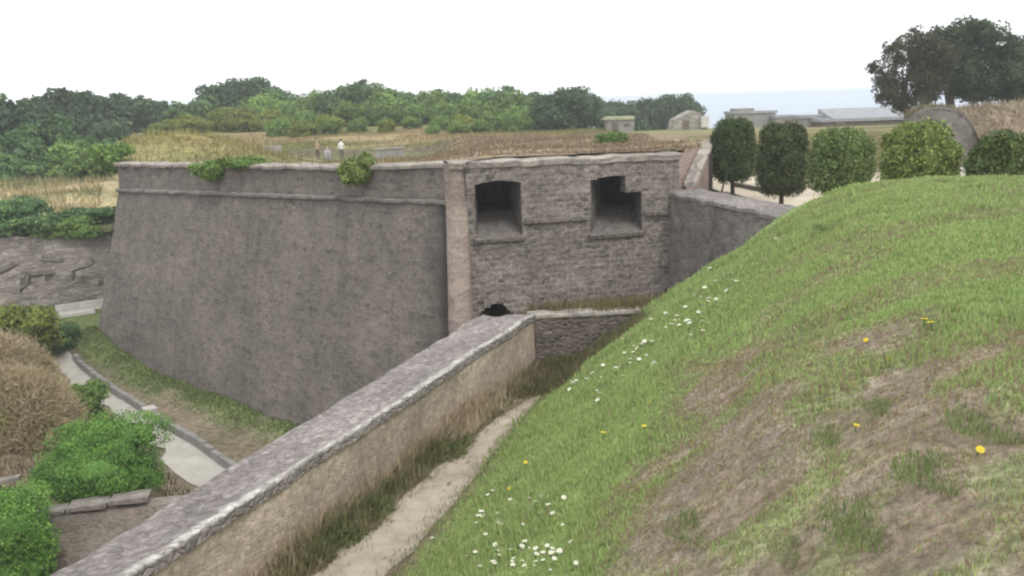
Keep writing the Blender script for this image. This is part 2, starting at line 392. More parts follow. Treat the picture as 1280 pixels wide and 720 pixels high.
def blades(pts, h, w, col, seed, lean=.35, tip=None):
    """triangle blades, arrays per blade"""
    rng = np.random.default_rng(seed); n = len(pts)
    a = rng.random(n)*2*np.pi; side = np.stack([np.cos(a), np.sin(a), np.zeros(n)], 1)
    b = a+np.pi/2+rng.normal(size=n)*.6; ln = (rng.random(n)**1.2)*lean
    top = pts+np.stack([np.cos(b)*ln*h, np.sin(b)*ln*h, h*(1-.3*ln)], 1)
    base = pts-np.array([0, 0, .02])
    w = np.broadcast_to(w, (n,))[:, None]
    mid = base*.45+top*.55; mid[:, 2] += h*.08
    v = np.stack([base-side*w, base+side*w, mid+side*w*.7, top, mid-side*w*.7], 1).reshape(-1, 3)
    f = np.arange(n)[:, None]*5+np.array([0, 1, 2, 3, 4])[None]
    c = np.repeat(col, 5, axis=0)
    return v, f, c
def bladeobj(name, parts, **props):
    V, Fq, C = [], [], []; off = 0
    for v, f, c in parts: V.append(v); Fq.append(f+off); C.append(c); off += len(v)
    return link(name, mesh_np(name, np.concatenate(V), np.concatenate(Fq), M['blades'], attrs={'col': np.concatenate(C)}), **props)
GREEN = np.array([.275, .39, .135]); LIME = np.array([.41, .49, .20]); DRY = np.array([.275, .225, .16]); PINK = np.array([.285, .235, .19]); DARKG = np.array([.045, .085, .022]); STRAW = np.array([.42, .33, .17])
def mixc(a, b, t): return a*(1-t[:, None])+b*t[:, None]

def sheet(name, X, Y, Z, mat, col=None, keep=None, **props):
    n, m = X.shape; v = np.stack([X, Y, Z], -1).reshape(-1, 3)
    I, J = np.meshgrid(np.arange(n-1), np.arange(m-1), indexing='ij')
    f = np.stack([I*m+J, (I+1)*m+J, (I+1)*m+J+1, I*m+J+1], -1).reshape(-1, 4)
    if keep is not None:
        k = keep.reshape(-1); f = f[k[f].all(1)]
    # make it face up
    a = v[f[0, 1]]-v[f[0, 0]]; b = v[f[0, 3]]-v[f[0, 0]]
    if np.cross(a, b)[2] < 0: f = f[:, ::-1]
    return link(name, mesh_np(name, v, f, mat, attrs=None if col is None else {'col': col.reshape(-1, 3)}, smooth=True), **props)
def inpoly(x, y, poly):
    r = np.zeros(np.shape(x), bool); n = len(poly)
    for i in range(n):
        x0, y0 = poly[i]; x1, y1 = poly[(i+1) % n]
        c = ((y0 > y) != (y1 > y)) & (x < (x1-x0)*(y-y0)/((y1-y0) or 1e-9)+x0); r ^= c
    return r

# ================================================================== GRASS BANK AND PATH
U2 = np.array([.294, .956]); N2 = np.array([.956, -.294]); T0 = np.array([-1.49, 9.9])
PO = [-4, 0, .6, 1.3, 2.2, 3.9, 4.7, 5.7, 7, 10, 30]; PZ = [-5.62, -5.6, -5.27, -4.84, -4.18, -2.97, -2.36, -1.92, -1.76, -1.66, -1.4]
def prof(o):
    return (np.interp(o-.3, PO, PZ)+np.interp(o, PO, PZ)*2+np.interp(o+.3, PO, PZ))/4
def bank_z(x, y):
    s = (x-T0[0])*U2[0]+(y-T0[1])*U2[1]; o = (x-T0[0])*N2[0]+(y-T0[1])*N2[1]
    z = prof(o)-.10*sstep(s, 5, 9)*(o < .6)
    up = sstep(o, .2, 1.5)
    z = z+up*((fbm(x*.55, y*.55, 3, 3)-.5)*.30+(fbm(x*2.2, y*2.2, 9, 3)-.5)*.13)+(1-up)*(fbm(x*1.8, y*1.8, 5, 3)-.5)*.06
    return z
def so2xy(s, o): return T0[0]+U2[0]*s+N2[0]*o, T0[1]+U2[1]*s+N2[1]*o
def dryness(x, y, s, o):
    n = fbm(x*.9, y*.9, 21, 4)-.5
    edge = np.minimum((o-3.05)*1.1, (2.3-1.25*(o-3.2)-s)*.8)+n*2.6
    d = sstep(edge, -.25, .9)
    tuft = sstep(fbm(x*1.9+7, y*1.9, 33, 5), .48, .62)
    d = d*(1-.5*tuft)
    far = sstep(fbm(x*.5+3, y*1.1, 44, 3), .56, .72)*.45*(o > 4)
    return np.clip(np.maximum(d, far), 0, 1)
S_END_O = [-3, -.9, 1.2, 4.7, 8.8, 30]; S_END = [8.4, 9.15, 10.3, 10.95, 10.0, 9.0]
def bank_cols(x, y, s, o, rng=None):
    d = dryness(x, y, s, o)
    n = fbm(x*1.1, y*1.1, 55, 4)
    g = mixc(GREEN, LIME, sstep(n, .3, .7))
    dr = mixc(PINK, DRY, sstep(fbm(x*2.5, y*2.5, 66, 3), .3, .7))
    c = mixc(g, dr, d)
    foot = (1-sstep(o, -.15, .75))
    c = mixc(c, np.array([.27, .215, .15]), foot)
    return c, d, foot
def build_bank():
    ov = np.concatenate([np.arange(-2.5, 8, .13), np.arange(8, 28.1, .8)])
    t = np.concatenate([np.linspace(0, 1, 170)])
    S = np.empty((len(ov), len(t)+3)); O = np.repeat(ov[:, None], len(t)+3, 1)
    se = np.interp(ov, S_END_O, S_END)
    S[:, :len(t)] = -19+(se[:, None]+19)*t[None]**.8
    S[:, len(t):] = se[:, None]+np.array([.5, 1.0, 1.6])
    X, Y = so2xy(S, O); Z = bank_z(X, Y)
    drop = np.where(ov > 6, -4.0, -6.9)
    for k, fr in enumerate((.4, .8, 1.0)):
        Z[:, len(t)+k] = np.where(ov < -.2, Z[:, len(t)-1]-2*fr, Z[:, len(t)-1]*(1-fr)+drop*fr)
    # rise behind the camera to a rampart walk
    Z += sstep(-S, 11, 17)*.9
    lim = np.interp(S, [-20, -1.7, 9.1], [-2.7, -2.2, -1.35])
    c, d, ft = bank_cols(X.ravel(), Y.ravel(), S.ravel(), O.ravel())
    sheet('grass_bank', X, Y, Z, M['soil'], c*(.78+.2*d[:, None]), keep=(O > lim), kind='structure')
    # turf: short blades, denser close to the viewer
    rng = np.random.default_rng(5)
    n = 1250000
    o = rng.random(n)*17-.2; s = rng.random(n)*20-9.4
    x, y = so2xy(s, o); dist = np.sqrt(x*x+y*y)
    k = (s < np.interp(o, S_END_O, S_END)+.25) & (rng.random(n) < np.clip(7.0/dist, .22, 1)) & (y > .5) & (x < 5+y*.8) & ((o > .45) | (rng.random(n) < sstep(o, -.2, .5)))
    x, y, s, o, dist = x[k], y[k], s[k], o[k], dist[k]; n = len(x)
    c, d, ft = bank_cols(x, y, s, o)
    pick = rng.random(n)
    g = mixc(GREEN, LIME, rng.random(n)); dr = mixc(PINK*1.05, STRAW*.85, rng.random(n))
    col = np.where((pick < d*.74+.05)[:, None], dr, g)
    col = col*(.75+.5*rng.random(n))[:, None]
    lush = sstep(fbm(x*.9, y*.9, 71, 3), .4, .65)
    hh = (.016+.030*lush*(1-d)+.016*(1-d))*(.5+rng.random(n))
    hh = hh*(1+.07*np.clip(dist-6, 0, 10))
    w = .0035*np.clip(dist/4, 1, 4)*(1+.4*rng.random(n))
    z = bank_z(x, y)
    bladeobj('turf', [blades(np.stack([x, y, z], 1), hh, w, col, 8, .8)], kind='stuff')
build_bank()

def hit_bank(px, py):
    r = ray(px, py); Ys = np.arange(2.5, 26, .01); z = bank_z(r[0]*Ys, Ys); i = np.argmax(r[2]*Ys < z)
    return np.array([r[0]*Ys[i], Ys[i], z[i]])

def build_path():
    sv = np.linspace(-14, 7.6, 200); tv = np.linspace(0, 1, 16)
    cen = np.interp(sv, [-14, -1, 2, 5, 6.5, 7.6], [-.75, -.62, -.42, -.30, -.12, .1]); hw = np.interp(sv, [-14, 0, 3, 5.5, 7.6], [.46, .46, .38, .25, .06])
    lo = cen-hw*(1+.5*(fbm(sv*1.7, sv*0, 4, 3)-.5)); hi = cen+hw*(1+.5*(fbm(sv*1.9, sv*0+9, 5, 3)-.5))
    O = lo[:, None]*(1-tv)+hi[:, None]*tv; S = np.repeat(sv[:, None], 16, 1)
    X, Y = so2xy(S, O); Z = bank_z(X, Y)+.012-.02*np.sin(np.pi*tv)[None]+.012*(fbm(X*6, Y*6, 6, 3)-.5)
    sheet('path', X, Y, np.maximum(Z, bank_z(X, Y)+.004), M['dirt'], kind='structure')
build_path()

# ================================================================== PARAPET WALL ALONG THE PATH
A_in = np.array([-3.95, 8.2]); B_in = np.array([.45, 18.8]); A_out = np.array([-4.71, 8.2]); B_out = np.array([-.72, 18.75])
def lerp(a, b, t): return a+(b-a)*t
def build_parapet():
    th = thing('parapet_wall', 'long low stone parapet with a flat weathered cap beside the dirt path', 'wall', (A_in[0], A_in[1], -5.6))
    off = np.array([A_in[0], A_in[1], -5.6])
    t0 = -.55
    ti = np.linspace(t0, 1, 180); Lw = np.linalg.norm(B_in-A_in)
    # cap: profile across (outer lower, outer top .. inner top, inner lower)
    rows = []; uvs = []
    for t in ti:
        pi = lerp(A_in, B_in, t); po = lerp(A_out, B_out, t); d = (po-pi)/np.linalg.norm(po-pi); wdt = np.linalg.norm(po-pi)
        a = t*Lw
        jr = (vn(a*2.1, 0, 3)-.5)*.03+(vn(a*9, 0, 4)-.5)*.018; jl = (vn(a*3.3, 5, 7)-.5)*.06; dz = (vn(a*1.3, 2, 8)-.5)*.05
        prof_ = [(-.02, -.17), (-.05+jr, -.15), (-.055+jr, -.03), (-.02+jr, .0)]+[(wdt*q, .02*math.sin(q*9+a)+(float(vn(a*4, q*6, 9))-.5)*.045) for q in np.linspace(.06, .94, 9)]+[(wdt+jl, -.005), (wdt+.03+jl, -.05), (wdt+.03+jl, -.16), (wdt, -.17)]
        rows.append([(pi[0]+d[0]*w, pi[1]+d[1]*w, -4.5+z+dz) for w, z in prof_])
        ws = [p[0] for p in prof_]; zs = [p[1] for p in prof_]
        arc = np.concatenate([[0], np.cumsum(np.hypot(np.diff(ws), np.diff(zs)))])
        uvs.append([(a, q) for q in arc])
    m = MB(); pts = np.array(rows)-off; m.grid(pts, uvs)
    for e, fl in ((0, True), (-1, False)):
        b = len(m.v); m.v += [tuple(p) for p in pts[e]]; m.u += [(p[1], p[2]) for p in pts[e]]
        f = tuple(range(b, b+pts.shape[1])); m.f.append(f[::-1] if fl else f)
    m.build('coping', M['cap'], th, smooth=False)
    m = MB()
    def p3(t, side, z):
        q = lerp(A_in, B_in, t) if side == 'i' else lerp(A_out, B_out, t); q = np.array([q[0], q[1], z]); return q-off
    m.quad(p3(1, 'i', -6.9), p3(t0, 'i', -6.9), p3(t0, 'i', -4.665), p3(1, 'i', -4.665), 150, 16, .035, 3, True)
    m.quad(p3(1, 'i', -6.9), p3(1, 'o', -6.9), p3(1, 'o', -4.665), p3(1, 'i', -4.665), 6, 16, .02, 5)
    m.quad(p3(t0, 'o', -13), p3(1, 'o', -13), p3(1, 'o', -4.665), p3(t0, 'o', -4.665), 60, 20, .03, 4, True)
    m.quad(p3(1, 'o', -13), p3(1, 'i', -13), p3(1, 'i', -6.9), p3(1, 'o', -6.9), 4, 10, 0, 4)
    m.build('wall_body', M['plaster'], th)
build_parapet()

def build_cross_wall():
    a = np.array([.47, 18.83]); b = np.array([4.6, 20.1]); d = (b-a)/np.linalg.norm(b-a); n = np.array([d[1], -d[0]])
    th = thing('cross_wall', 'short dark rubble wall with pale coping closing the far end of the path', 'wall', (a[0], a[1], -5.7))
    off = np.array([a[0], a[1], -5.7]); L = np.linalg.norm(b-a)
    def p(u, w, z): q = a+d*u-n*w; return np.array([q[0], q[1], z])-off
    m = MB(); zt = lambda u: -4.60-.05*u
    m.quad(p(0, 0, -7), p(L, 0, -7), p(L, 0, zt(L)-.06), p(0, 0, zt(0)-.06), 40, 22, .05, 7)
    m.quad(p(L, .45, -9), p(0, .45, -9), p(0, .45, zt(0)-.06), p(L, .45, zt(L)-.06), 20, 12, .03, 8)
    m.quad(p(0, .45, -9), p(0, 0, -9), p(0, 0, zt(0)-.06), p(0, .45, zt(0)-.06), 3, 8)
    m.build('wall_body', M['lowwall'], th)
    m = MB(); us = np.linspace(-.02, L, 46); rows = []
    for u in us:
        j = (float(vn(u*4, 1, 3))-.5)*.05; jz = (float(vn(u*3, 4, 5))-.5)*.05
        rows.append([p(u, .49, zt(u)-.06), p(u, .49, zt(u)+.02+jz), p(u, .25, zt(u)+.05+jz), p(u, -.04+j, zt(u)+.03+jz), p(u, -.045+j, zt(u)-.03), p(u, 0, zt(u)-.065)])
    m.grid(np.array(rows)); b0 = len(m.v); m.v += [tuple(q) for q in rows[0]]; m.u += [(0, 0)]*6; m.f.append(tuple(range(b0, b0+6)))
    m.build('coping', M['coping'], th)
build_cross_wall()

# ================================================================== DITCH
PA = np.array([-24.08, 43.43]); PD = np.array([.655, -.756]); PD = PD/np.linalg.norm(PD); PN = np.array([PD[1], -PD[0]])  # PN to the left/near
if PN[0] > 0: PN = -PN
BASTION_DIR = np.array([18.45, -17.0])/np.linalg.norm([18.45, -17.0]); BASTION_OUT = np.array([-BASTION_DIR[1]*-1, 0])
BASTION_OUT = np.array([BASTION_DIR[1], -BASTION_DIR[0]])      # outward (towards the ditch)
L_TOP = np.array([-19.7, 45.0]); S_TOP = np.array([-1.25, 28.0])
def ditch_z(x, y):
    z = -12.2+1.1*sstep(y, 40, 46)
    q = (x-PA[0])*PN[0]+(y-PA[1])*PN[1]           # distance left of the ditch path
    z = z+np.clip(q-.1, 0, 99)*.24*(1-sstep(y, 41, 47))*sstep(q, .1, .8)*np.where(q > 7, 1, 1)
    z = np.minimum(z, -6.6)
    # ledge below the flank
    k = sstep(x, -1.6, .6)*sstep(y, 12, 20)
    z = z*(1-k)+(-6.85)*k
    kf = sstep(21.45+.045*(x+11)-y, -.1, .5)*(1-k)*sstep(y, 2, 6)
    z = z*(1-kf)+(-13.0)*kf
    b = (x-L_TOP[0])*BASTION_OUT[0]+(y-L_TOP[1])*BASTION_OUT[1]
    z = z+.35*(1-sstep(b, 1.6, 3.4))*(b > -1)*(1-k)
    return z+(fbm(x*.5, y*.5, 12, 3)-.5)*.25*(1-k)+.9*(fbm(x*.35, y*.35, 13, 3)-.5)*sstep(q, 1, 3)
def ditch_cols(x, y):
    n = fbm(x*.45, y*.45, 91, 4)
    c = mixc(np.array([.215, .18, .125]), np.array([.165, .16, .09]), sstep(n, .4, .65))
    b = (x-L_TOP[0])*BASTION_OUT[0]+(y-L_TOP[1])*BASTION_OUT[1]
    gr = (1-sstep(b+(fbm(x*.8, y*.8, 8, 3)-.5)*1.6, 2.0, 3.3))*sstep(fbm(x*.6+4, y*.6, 93, 3), .05, .35)
    c = mixc(c, np.array([.14, .19, .065]), gr*.9)
    q = (x-PA[0])*PN[0]+(y-PA[1])*PN[1]
    c = mixc(c, np.array([.21, .165, .11]), sstep(q, 1.5, 3.5))
    return c, gr
def build_ditch():
    xs = np.concatenate([np.arange(-75, -34, 2.5), np.arange(-34, 8.6, .35)]); ys = np.concatenate([np.arange(-30, 8, 3), np.arange(8, 56, .35), np.arange(56, 90, 3)])
    X, Y = np.meshgrid(xs, ys, indexing='ij'); Z = ditch_z(X, Y)
    c, g = ditch_cols(X.ravel(), Y.ravel())
    pin = lerp(A_in[0], B_in[0], (Y-8.2)/10.6)
    keep = (X < np.where(Y < 18.9, pin-.45, 9))
    sheet('ditch_floor', X, Y, Z, M['farsoil'], c, keep=keep, kind='structure')
    rng = np.random.default_rng(3); n = 60000
    t = rng.random(n)*30-2; b = 1.3+rng.random(n)**1.6*3.0
    x = L_TOP[0]+BASTION_DIR[0]*t+BASTION_OUT[0]*b; y = L_TOP[1]+BASTION_DIR[1]*t+BASTION_OUT[1]*b
    c, g = ditch_cols(x, y); k = rng.random(n) < g*.5; x, y = x[k], y[k]; n = len(x)
    col = mixc(np.array([.12, .17, .055]), np.array([.19, .24, .09]), rng.random(n))*(.6+.7*rng.random(n))[:, None]
    p1 = blades(np.stack([x, y, ditch_z(x, y)], 1), .05+.10*rng.random(n)**2, .02, col, 4, .8)
    # dry grass on the bank at left and on the ledge below the flank
    n = 52000; x = -32+rng.random(n)*27; y = 15+rng.random(n)*28; q = (x-PA[0])*PN[0]+(y-PA[1])*PN[1]
    k = (q > .7) & (q < 16) & (rng.random(n) < sstep(fbm(x*.5, y*.5, 17, 3), .3, .6)); x, y = x[k], y[k]; n = len(x)
    col = mixc(np.array([.18, .14, .09]), np.array([.13, .125, .055]), sstep(fbm(x*.4, y*.4, 19, 3), .45, .65))*(.6+.8*rng.random(n))[:, None]
    p2 = blades(np.stack([x, y, ditch_z(x, y)], 1), .12+.3*rng.random(n)**2, .018, col, 5, .7)
    n = 9000; x = .2+rng.random(n)*6; y = 24.5+rng.random(n)*4.6
    col = mixc(STRAW*.8, np.array([.14, .15, .06]), rng.random(n)**1.5)*(.6+.6*rng.random(n))[:, None]
    p3 = blades(np.stack([x, y, ditch_z(x, y)], 1), .15+.5*rng.random(n)**2, .014, col, 6, .6)
    bladeobj('ditch_grass', [p1, p2, p3], kind='stuff')
    # pale gravel path along the ditch and its kerb
    sv = np.linspace(-1.0, 30, 120); tv = np.linspace(0, 1, 8); rows = []
    ra = np.array([-21.8, 42.47]); rb = np.array([-10.16, 29.18]); rd = (rb-ra)/np.linalg.norm(rb-ra); LR = np.linalg.norm(rb-ra)
    XX = np.empty((120, 8)); YY = XX.copy()
    for i, sdist in enumerate(sv):
        a = PA+PD*sdist; fr = (a-ra)@rd; b = ra+rd*fr
        jl = (float(vn(sdist*.9, 0, 3))-.5)*.9
        a2 = a+(a-b)/np.linalg.norm(a-b)*jl
        XX[i] = a2[0]+(b[0]-a2[0])*tv; YY[i] = a2[1]+(b[1]-a2[1])*tv
    sheet('ditch_path', XX, YY, ditch_z(XX, YY)+.05, M['ditchpath'], kind='structure')
    m = MB(); N_ = 34
    for i in range(N_):
        f0, f1 = (i/N_)*LR*1.32, ((i+1)/N_)*LR*1.32-.03
        c0 = ra+rd*(f0+f1)/2; z = float(ditch_z(c0[0], c0[1]))
        m.box((c0[0], c0[1], z-.05), f1-f0, .2, .42+.03*float(vn(i*3.3, 0, 2)), math.atan2(rd[1], rd[0]))
    tag(m.build('path_kerb', M['concrete']), 'thin grey stone kerb running along the pale path in the ditch', 'kerb')
    c0 = P(188, 522, 34.7); z = float(ditch_z(c0[0], c0[1])); m = MB()
    m.box((0, 0, 0), .42, .42, .42, .7); m.box((0, 0, .415), .48, .48, .08, .7)
    tag(m.build('stone_post', M['palestone'], loc=(c0[0], c0[1], z-.02)) if False else link('stone_post', m.mesh('stone_post', M['palestone']), loc=(c0[0], c0[1], z-.02)), 'squat white stone post on the kerb of the ditch path', 'post')
    # pale slab of paving at the far turn of the ditch
    m = MB(); a = P(65, 412, 47.2); b = P(116, 405, 48.3); d = (b-a)[:2]; z = float(ditch_z((a[0]+b[0])/2, (a[1]+b[1])/2))+.02
    m.box(((a[0]+b[0])/2, (a[1]+b[1])/2, z), np.linalg.norm(d)+.3, .8, .16, math.atan2(d[1], d[0]))
    m.box(((a[0]+b[0])/2+.1, (a[1]+b[1])/2+1.1, z), np.linalg.norm(d)+.6, .25, .5, math.atan2(d[1], d[0]))
    tag(m.build('paving_slab', M['palestone']), 'long white slab lying at the far turn of the ditch', 'slab')
build_ditch()

# ================================================================== BASTION
F1 = np.array([-1.05, 28.3]); F2 = np.array([5.75, 30.0]); FD = (F2-F1)/np.linalg.norm(F2-F1); FO = np.array([FD[1], -FD[0]]); FL = np.linalg.norm(F2-F1)
def cop_z(t): return float(np.interp(t, [0, .42, .68, .9, 1], [-2.37, -2.2, -2.1, -1.92, -1.8]))        # along the left face, 0 at the far left corner
def cord_z(t): return -3.69+.62*t
LL = np.linalg.norm(S_TOP-L_TOP)
def build_bastion():
    th = thing('bastion', 'big grey stone bastion with two gun embrasures rising from the ditch', 'bastion', (-8, 36, -12))
    off = np.array([-8, 36, -12.0])
    def lf(t, z, outw=0.0):
        q = L_TOP+(S_TOP-L_TOP)*t+BASTION_OUT*outw; return np.array([q[0], q[1], z])-off
    # battered left face, below the cordon
    m = MB(); nu, nv = 150, 50; rows = []; uv = []
    for i in range(nu+1):
        t = i/nu; r = []; w = []
        zt = cord_z(t)-.07; zb = -13.0
        for j in range(nv+1):
            z = zt+(zb-zt)*j/nv; o_ = (zt-z)*.2+(float(fbm(t*LL*.5, z*.5, 31, 3))-.5)*.14
            # the far corner edge leans out along the face as well
            q = L_TOP+BASTION_DIR*(t*(LL-.85)-(1-t)**6*(zt-z)*.17+max(0, t-.9)*10*(zt-z)*.185)+BASTION_OUT*(o_*(1-.9*float(sstep(t, .965, 1)))-.55*float(sstep(t, .975, 1.0)))
            r.append(np.array([q[0], q[1], z])-off); w.append((t*LL, z))
        rows.append(r); uv.append(w)
    m.grid(rows, uv)
    # the hidden return beyond the far corner
    RB = np.array([-29.5, 70.0])
    d2 = (RB-L_TOP)/np.linalg.norm(RB-L_TOP); o2 = np.array([-d2[1], d2[0]])
    e = rows[0]; rows2 = [[np.array([RB[0], RB[1], p[2]+off[2]])-off+np.array([*(o2*.2*(-3.8-(p[2]+off[2]))), 0]) for p in e], e]
    m.grid(rows2)
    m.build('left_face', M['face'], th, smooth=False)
    # parapet above the cordon
    m = MB()
    m.quad(lf(0, cord_z(0)+.1, -.02), lf(.98, cord_z(.98)+.1, -.02), lf(.98, cop_z(.98)-.1, -.1), lf(0, cop_z(0)-.05, -.1), 90, 10, .04, 6)
    e = lf(0, cord_z(0)+.1, -.02)+off; e2 = lf(0, cop_z(0)-.16, -.1)+off
    m.quad(np.array([RB[0], RB[1], -3.6])-off, e-off, e2-off, np.array([RB[0], RB[1], -2.5])-off, 20, 6)
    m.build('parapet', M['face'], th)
    # cordon (rounded string course)
    m = MB(); rows = []
    for t in np.linspace(-.003, .978, 110):
        jz = (float(vn(t*60, 2, 3))-.5)*.05; jo = (float(vn(t*45, 6, 3))-.5)*.05
        rows.append([lf(t, cord_z(t)+a+jz, b+(jo if b > .02 else 0)) for a, b in ((.09, -.05), (.085, .08), (.04, .13), (-.04, .13), (-.085, .08), (-.09, -.05))])
    m.grid(np.array(rows), flip=True); m.build('cordon', M['cordon'], th)
    # coping of the left face
    m = MB(); rows = []
    for t in np.linspace(-.004, .998, 120):
        jz = (float(vn(t*50, 2, 5))-.5)*.07; jo = (float(vn(t*40, 6, 7))-.5)*.07
        rows.append([lf(t, cop_z(t)+a+jz, b+(jo if b > .0 else 0)) for a, b in ((-.12, -.15), (-.12, .05), (-.02, .07), (.03, .03), (.06, -.4), (.06, -.85), (-.2, -.9))])
    m.grid(np.array(rows)); m.build('coping', M['coping'], th)
    # rounded shoulder between the faces
    c = np.array([-1.63, 28.62]); m = MB(); rows = []
    ang0 = math.atan2(BASTION_OUT[1], BASTION_OUT[0])-.15; ang1 = math.atan2(FO[1], FO[0])+.25
    if ang1 < ang0: ang1 += 2*math.pi
    for a in np.linspace(ang0-.35, ang1+.2, 15):
        r = []
        for z in np.linspace(-1.84, -13, 60):
            R = .43+.004*(-1.9-z)+(float(fbm(a*2, z*1.3, 41, 3))-.5)*.05; yo = -.272*max(0, -3.2-z)
            r.append(np.array([c[0]+math.cos(a)*R, c[1]+math.sin(a)*R+yo, z])-off)
        rows.append(r)
    rows.append([np.array([c[0]+.40, 29.2, p[2]+off[2]])-off for p in rows[-1]])
    rows.insert(0, [np.array([c[0]-.3, 29.6, p[2]+off[2]])-off for p in rows[0]])
    m.grid(np.array(rows)); m.build('shoulder', M['quoin'], th, smooth=True)
    # flank with its openings
    def fp(u, z, outw=0.0):
        q = F1+FD*u+FO*outw; return np.array([q[0], q[1], z])-off
    U_ = lambda px, py: (lambda q: float((q[:2]-F1)@FD))(_onflank(px, py))
    def _onflank(px, py):
        r = ray(px, py); den = r[0]*FO[0]+FO[1]; Y = (F1@FO)/den; return r*Y
    def zz(px, py): return float(_onflank(px, py)[2])
    E1 = dict(x0=U_(594, 260), x1=U_(652, 260), zb=zz(622, 297), zt=zz(622, 226), arch=.10)
    E2 = dict(x0=U_(738, 255), x1=U_(802, 255), zb=zz(770, 291), zt=zz(765, 220), arch=.10, xs=U_(782, 230), zs=zz(790, 240))
    AR = dict(x0=U_(597, 388), x1=U_(640, 388), zb=-9.3, zt=zz(618, 378), arch=.4)
    def ztop(o, u):
        f = (u-o['x0'])/(o['x1']-o['x0']); return o['zt']-o['arch']*(2*f-1)**2
    ub = sorted(set([-.32, FL]+[v for o in (E1, E2, AR) for v in (o['x0'], o['x1'])]+[E2['xs']])); us = []
    for a, b in zip(ub[:-1], ub[1:]): us += list(np.linspace(a, b, max(2, int((b-a)/.11)+1))[:-1])
    us.append(FL)
    ztopw = lambda u: -1.90-.04*u/FL
    zb_ = sorted([-11.5, -1.92]+[v for o in (E1, E2, AR) for v in (o['zb'], o['zt'])]+[E2['zs']]); zs = []
    for a, b in zip(zb_[:-1], zb_[1:]): zs += list(np.linspace(a, b, max(2, int((b-a)/.11)+1))[:-1])
    zs.append(-1.92); us = np.array(us); zs = np.array(zs)
    cord = -3.80
    Zg = np.repeat(zs[None], len(us), 0).copy()
    def dropped(u, z):
        for o in (E1, E2, AR):
            if o['x0'] < u < o['x1'] and o['zb'] < z < ztop(o, u):
                if 'xs' in o and u > o['xs'] and z > o['zs']: continue
                return True
        return False
    for i, u in enumerate(us):
        for o in (E1, E2, AR):
            if o['x0']-1e-6 <= u <= o['x1']+1e-6:
                t = ztop(o, u); 
                if 'xs' in o and u > o['xs']: continue
                j = int(np.argmin(abs(zs-t))); Zg[i, j] = t
    m = MB(); vid = {}
    def outw(u, z):
        return max(0, cord-z)*.07+(float(fbm(u*1.6, z*1.6, 47, 3))-.5)*.13+(float(fbm(u*5, z*5, 48, 2))-.5)*.06*(.15 if (z < -5.7 and u < 1.6) else 1)
    for i, u in enumerate(us):
        for j in range(len(zs)):
            m.v.append(tuple(fp(u, Zg[i, j], outw(u, Zg[i, j])))); m.u.append((u, Zg[i, j]))
    nz = len(zs)
    for i in range(len(us)-1):
        for j in range(nz-1):
            uc = (us[i]+us[i+1])/2; zc = (Zg[i, j]+Zg[i, j+1]+Zg[i+1, j]+Zg[i+1, j+1])/4
            if not dropped(uc, zc): m.f.append((i*nz+j, (i+1)*nz+j, (i+1)*nz+j+1, i*nz+j+1))
    m.build('flank_wall', M['flank'], th)
    # embrasure linings: flared mouth, narrow throat, closed dark chamber
    for o, th0, th1, thz0, thz1, dep in ((E1, .34, 1.10, 1.0, 0, 2.0), (E2, .64, 1.30, .86, 0, 2.2)):
        w = o['x1']-o['x0']; n = 14; m = MB()
        fr = np.linspace(0, 1, n)
        mouth_top = [fp(o['x0']+w*f, ztop(o, o['x0']+w*f), -.02) for f in fr]
        thr_z = o['zb']+(o['zt']-o['zb'])*.33
        x0t, x1t = o['x0']+w*th0, o['x0']+w*th1
        throat_top = [fp(x0t+(x1t-x0t)*f, o['zt']-.10*(2*f-1)**2-.05, -dep) for f in fr]
        m.grid(np.array([[a, a*.5+b*.5, b] for a, b in zip(mouth_top, throat_top)]))                 # vault
        m.quad(fp(o['x0'], o['zb'], 0.02), fp(o['x0'], ztop(o, o['x0']), -.02), throat_top[0], fp(x0t, thr_z, -dep), 10, 8, .02, 3)
        m.quad(fp(o['x1'], ztop(o, o['x1']), -.02), fp(o['x1'], o['zb'], .02), fp(x1t, thr_z, -dep), throat_top[-1], 10, 8, .02, 4)
        m.quad(fp(o['x0'], o['zb'], .02), fp(x0t, thr_z, -dep), fp(x1t, thr_z, -dep), fp(o['x1'], o['zb'], .02), 8, 12, .03, 5)   # sloping sole
        em = m.build('embrasure', M['curtain'], th)
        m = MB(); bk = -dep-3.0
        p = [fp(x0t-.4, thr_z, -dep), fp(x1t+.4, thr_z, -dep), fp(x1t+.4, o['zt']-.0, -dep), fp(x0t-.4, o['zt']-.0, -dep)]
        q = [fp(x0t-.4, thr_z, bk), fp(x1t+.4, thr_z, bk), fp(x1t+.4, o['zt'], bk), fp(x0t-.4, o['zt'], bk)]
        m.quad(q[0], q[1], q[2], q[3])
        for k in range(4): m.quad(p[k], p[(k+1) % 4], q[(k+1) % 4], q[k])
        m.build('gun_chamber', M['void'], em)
        m = MB(); sx = (o['x0']+o['x1'])/2
        rows = []
        for u in np.linspace(o['x0']-.10, o['x1']+.06, 16):
            j = (float(vn(u*5, 3, 3))-.5)*.03
            rows.append([fp(u, o['zb']-.13, .0), fp(u, o['zb']-.12, .16+j), fp(u, o['zb']+.0, .18+j), fp(u, o['zb']+.035, .0)])
        m.grid(np.array(rows)); m.build('sill', M['flank'], em)
    if True:   # stone filling the broken upper corner of the second embrasure
        o = E2; m = MB()
        m.quad(fp(o['xs'], o['zs'], -.0), fp(o['xs'], o['zs'], -.5), fp(o['xs'], o['zt'], -.5), fp(o['xs'], o['zt'], 0), 3, 4, .02)
        m.quad(fp(o['x1'], o['zs'], 0), fp(o['x1'], o['zs'], -.5), fp(o['xs'], o['zs'], -.5), fp(o['xs'], o['zs'], 0), 3, 3, .02)
        m.build('broken_jamb', M['flank'], th)
    o = AR; m = MB(); fr = np.linspace(0, 1, 12); w = o['x1']-o['x0']
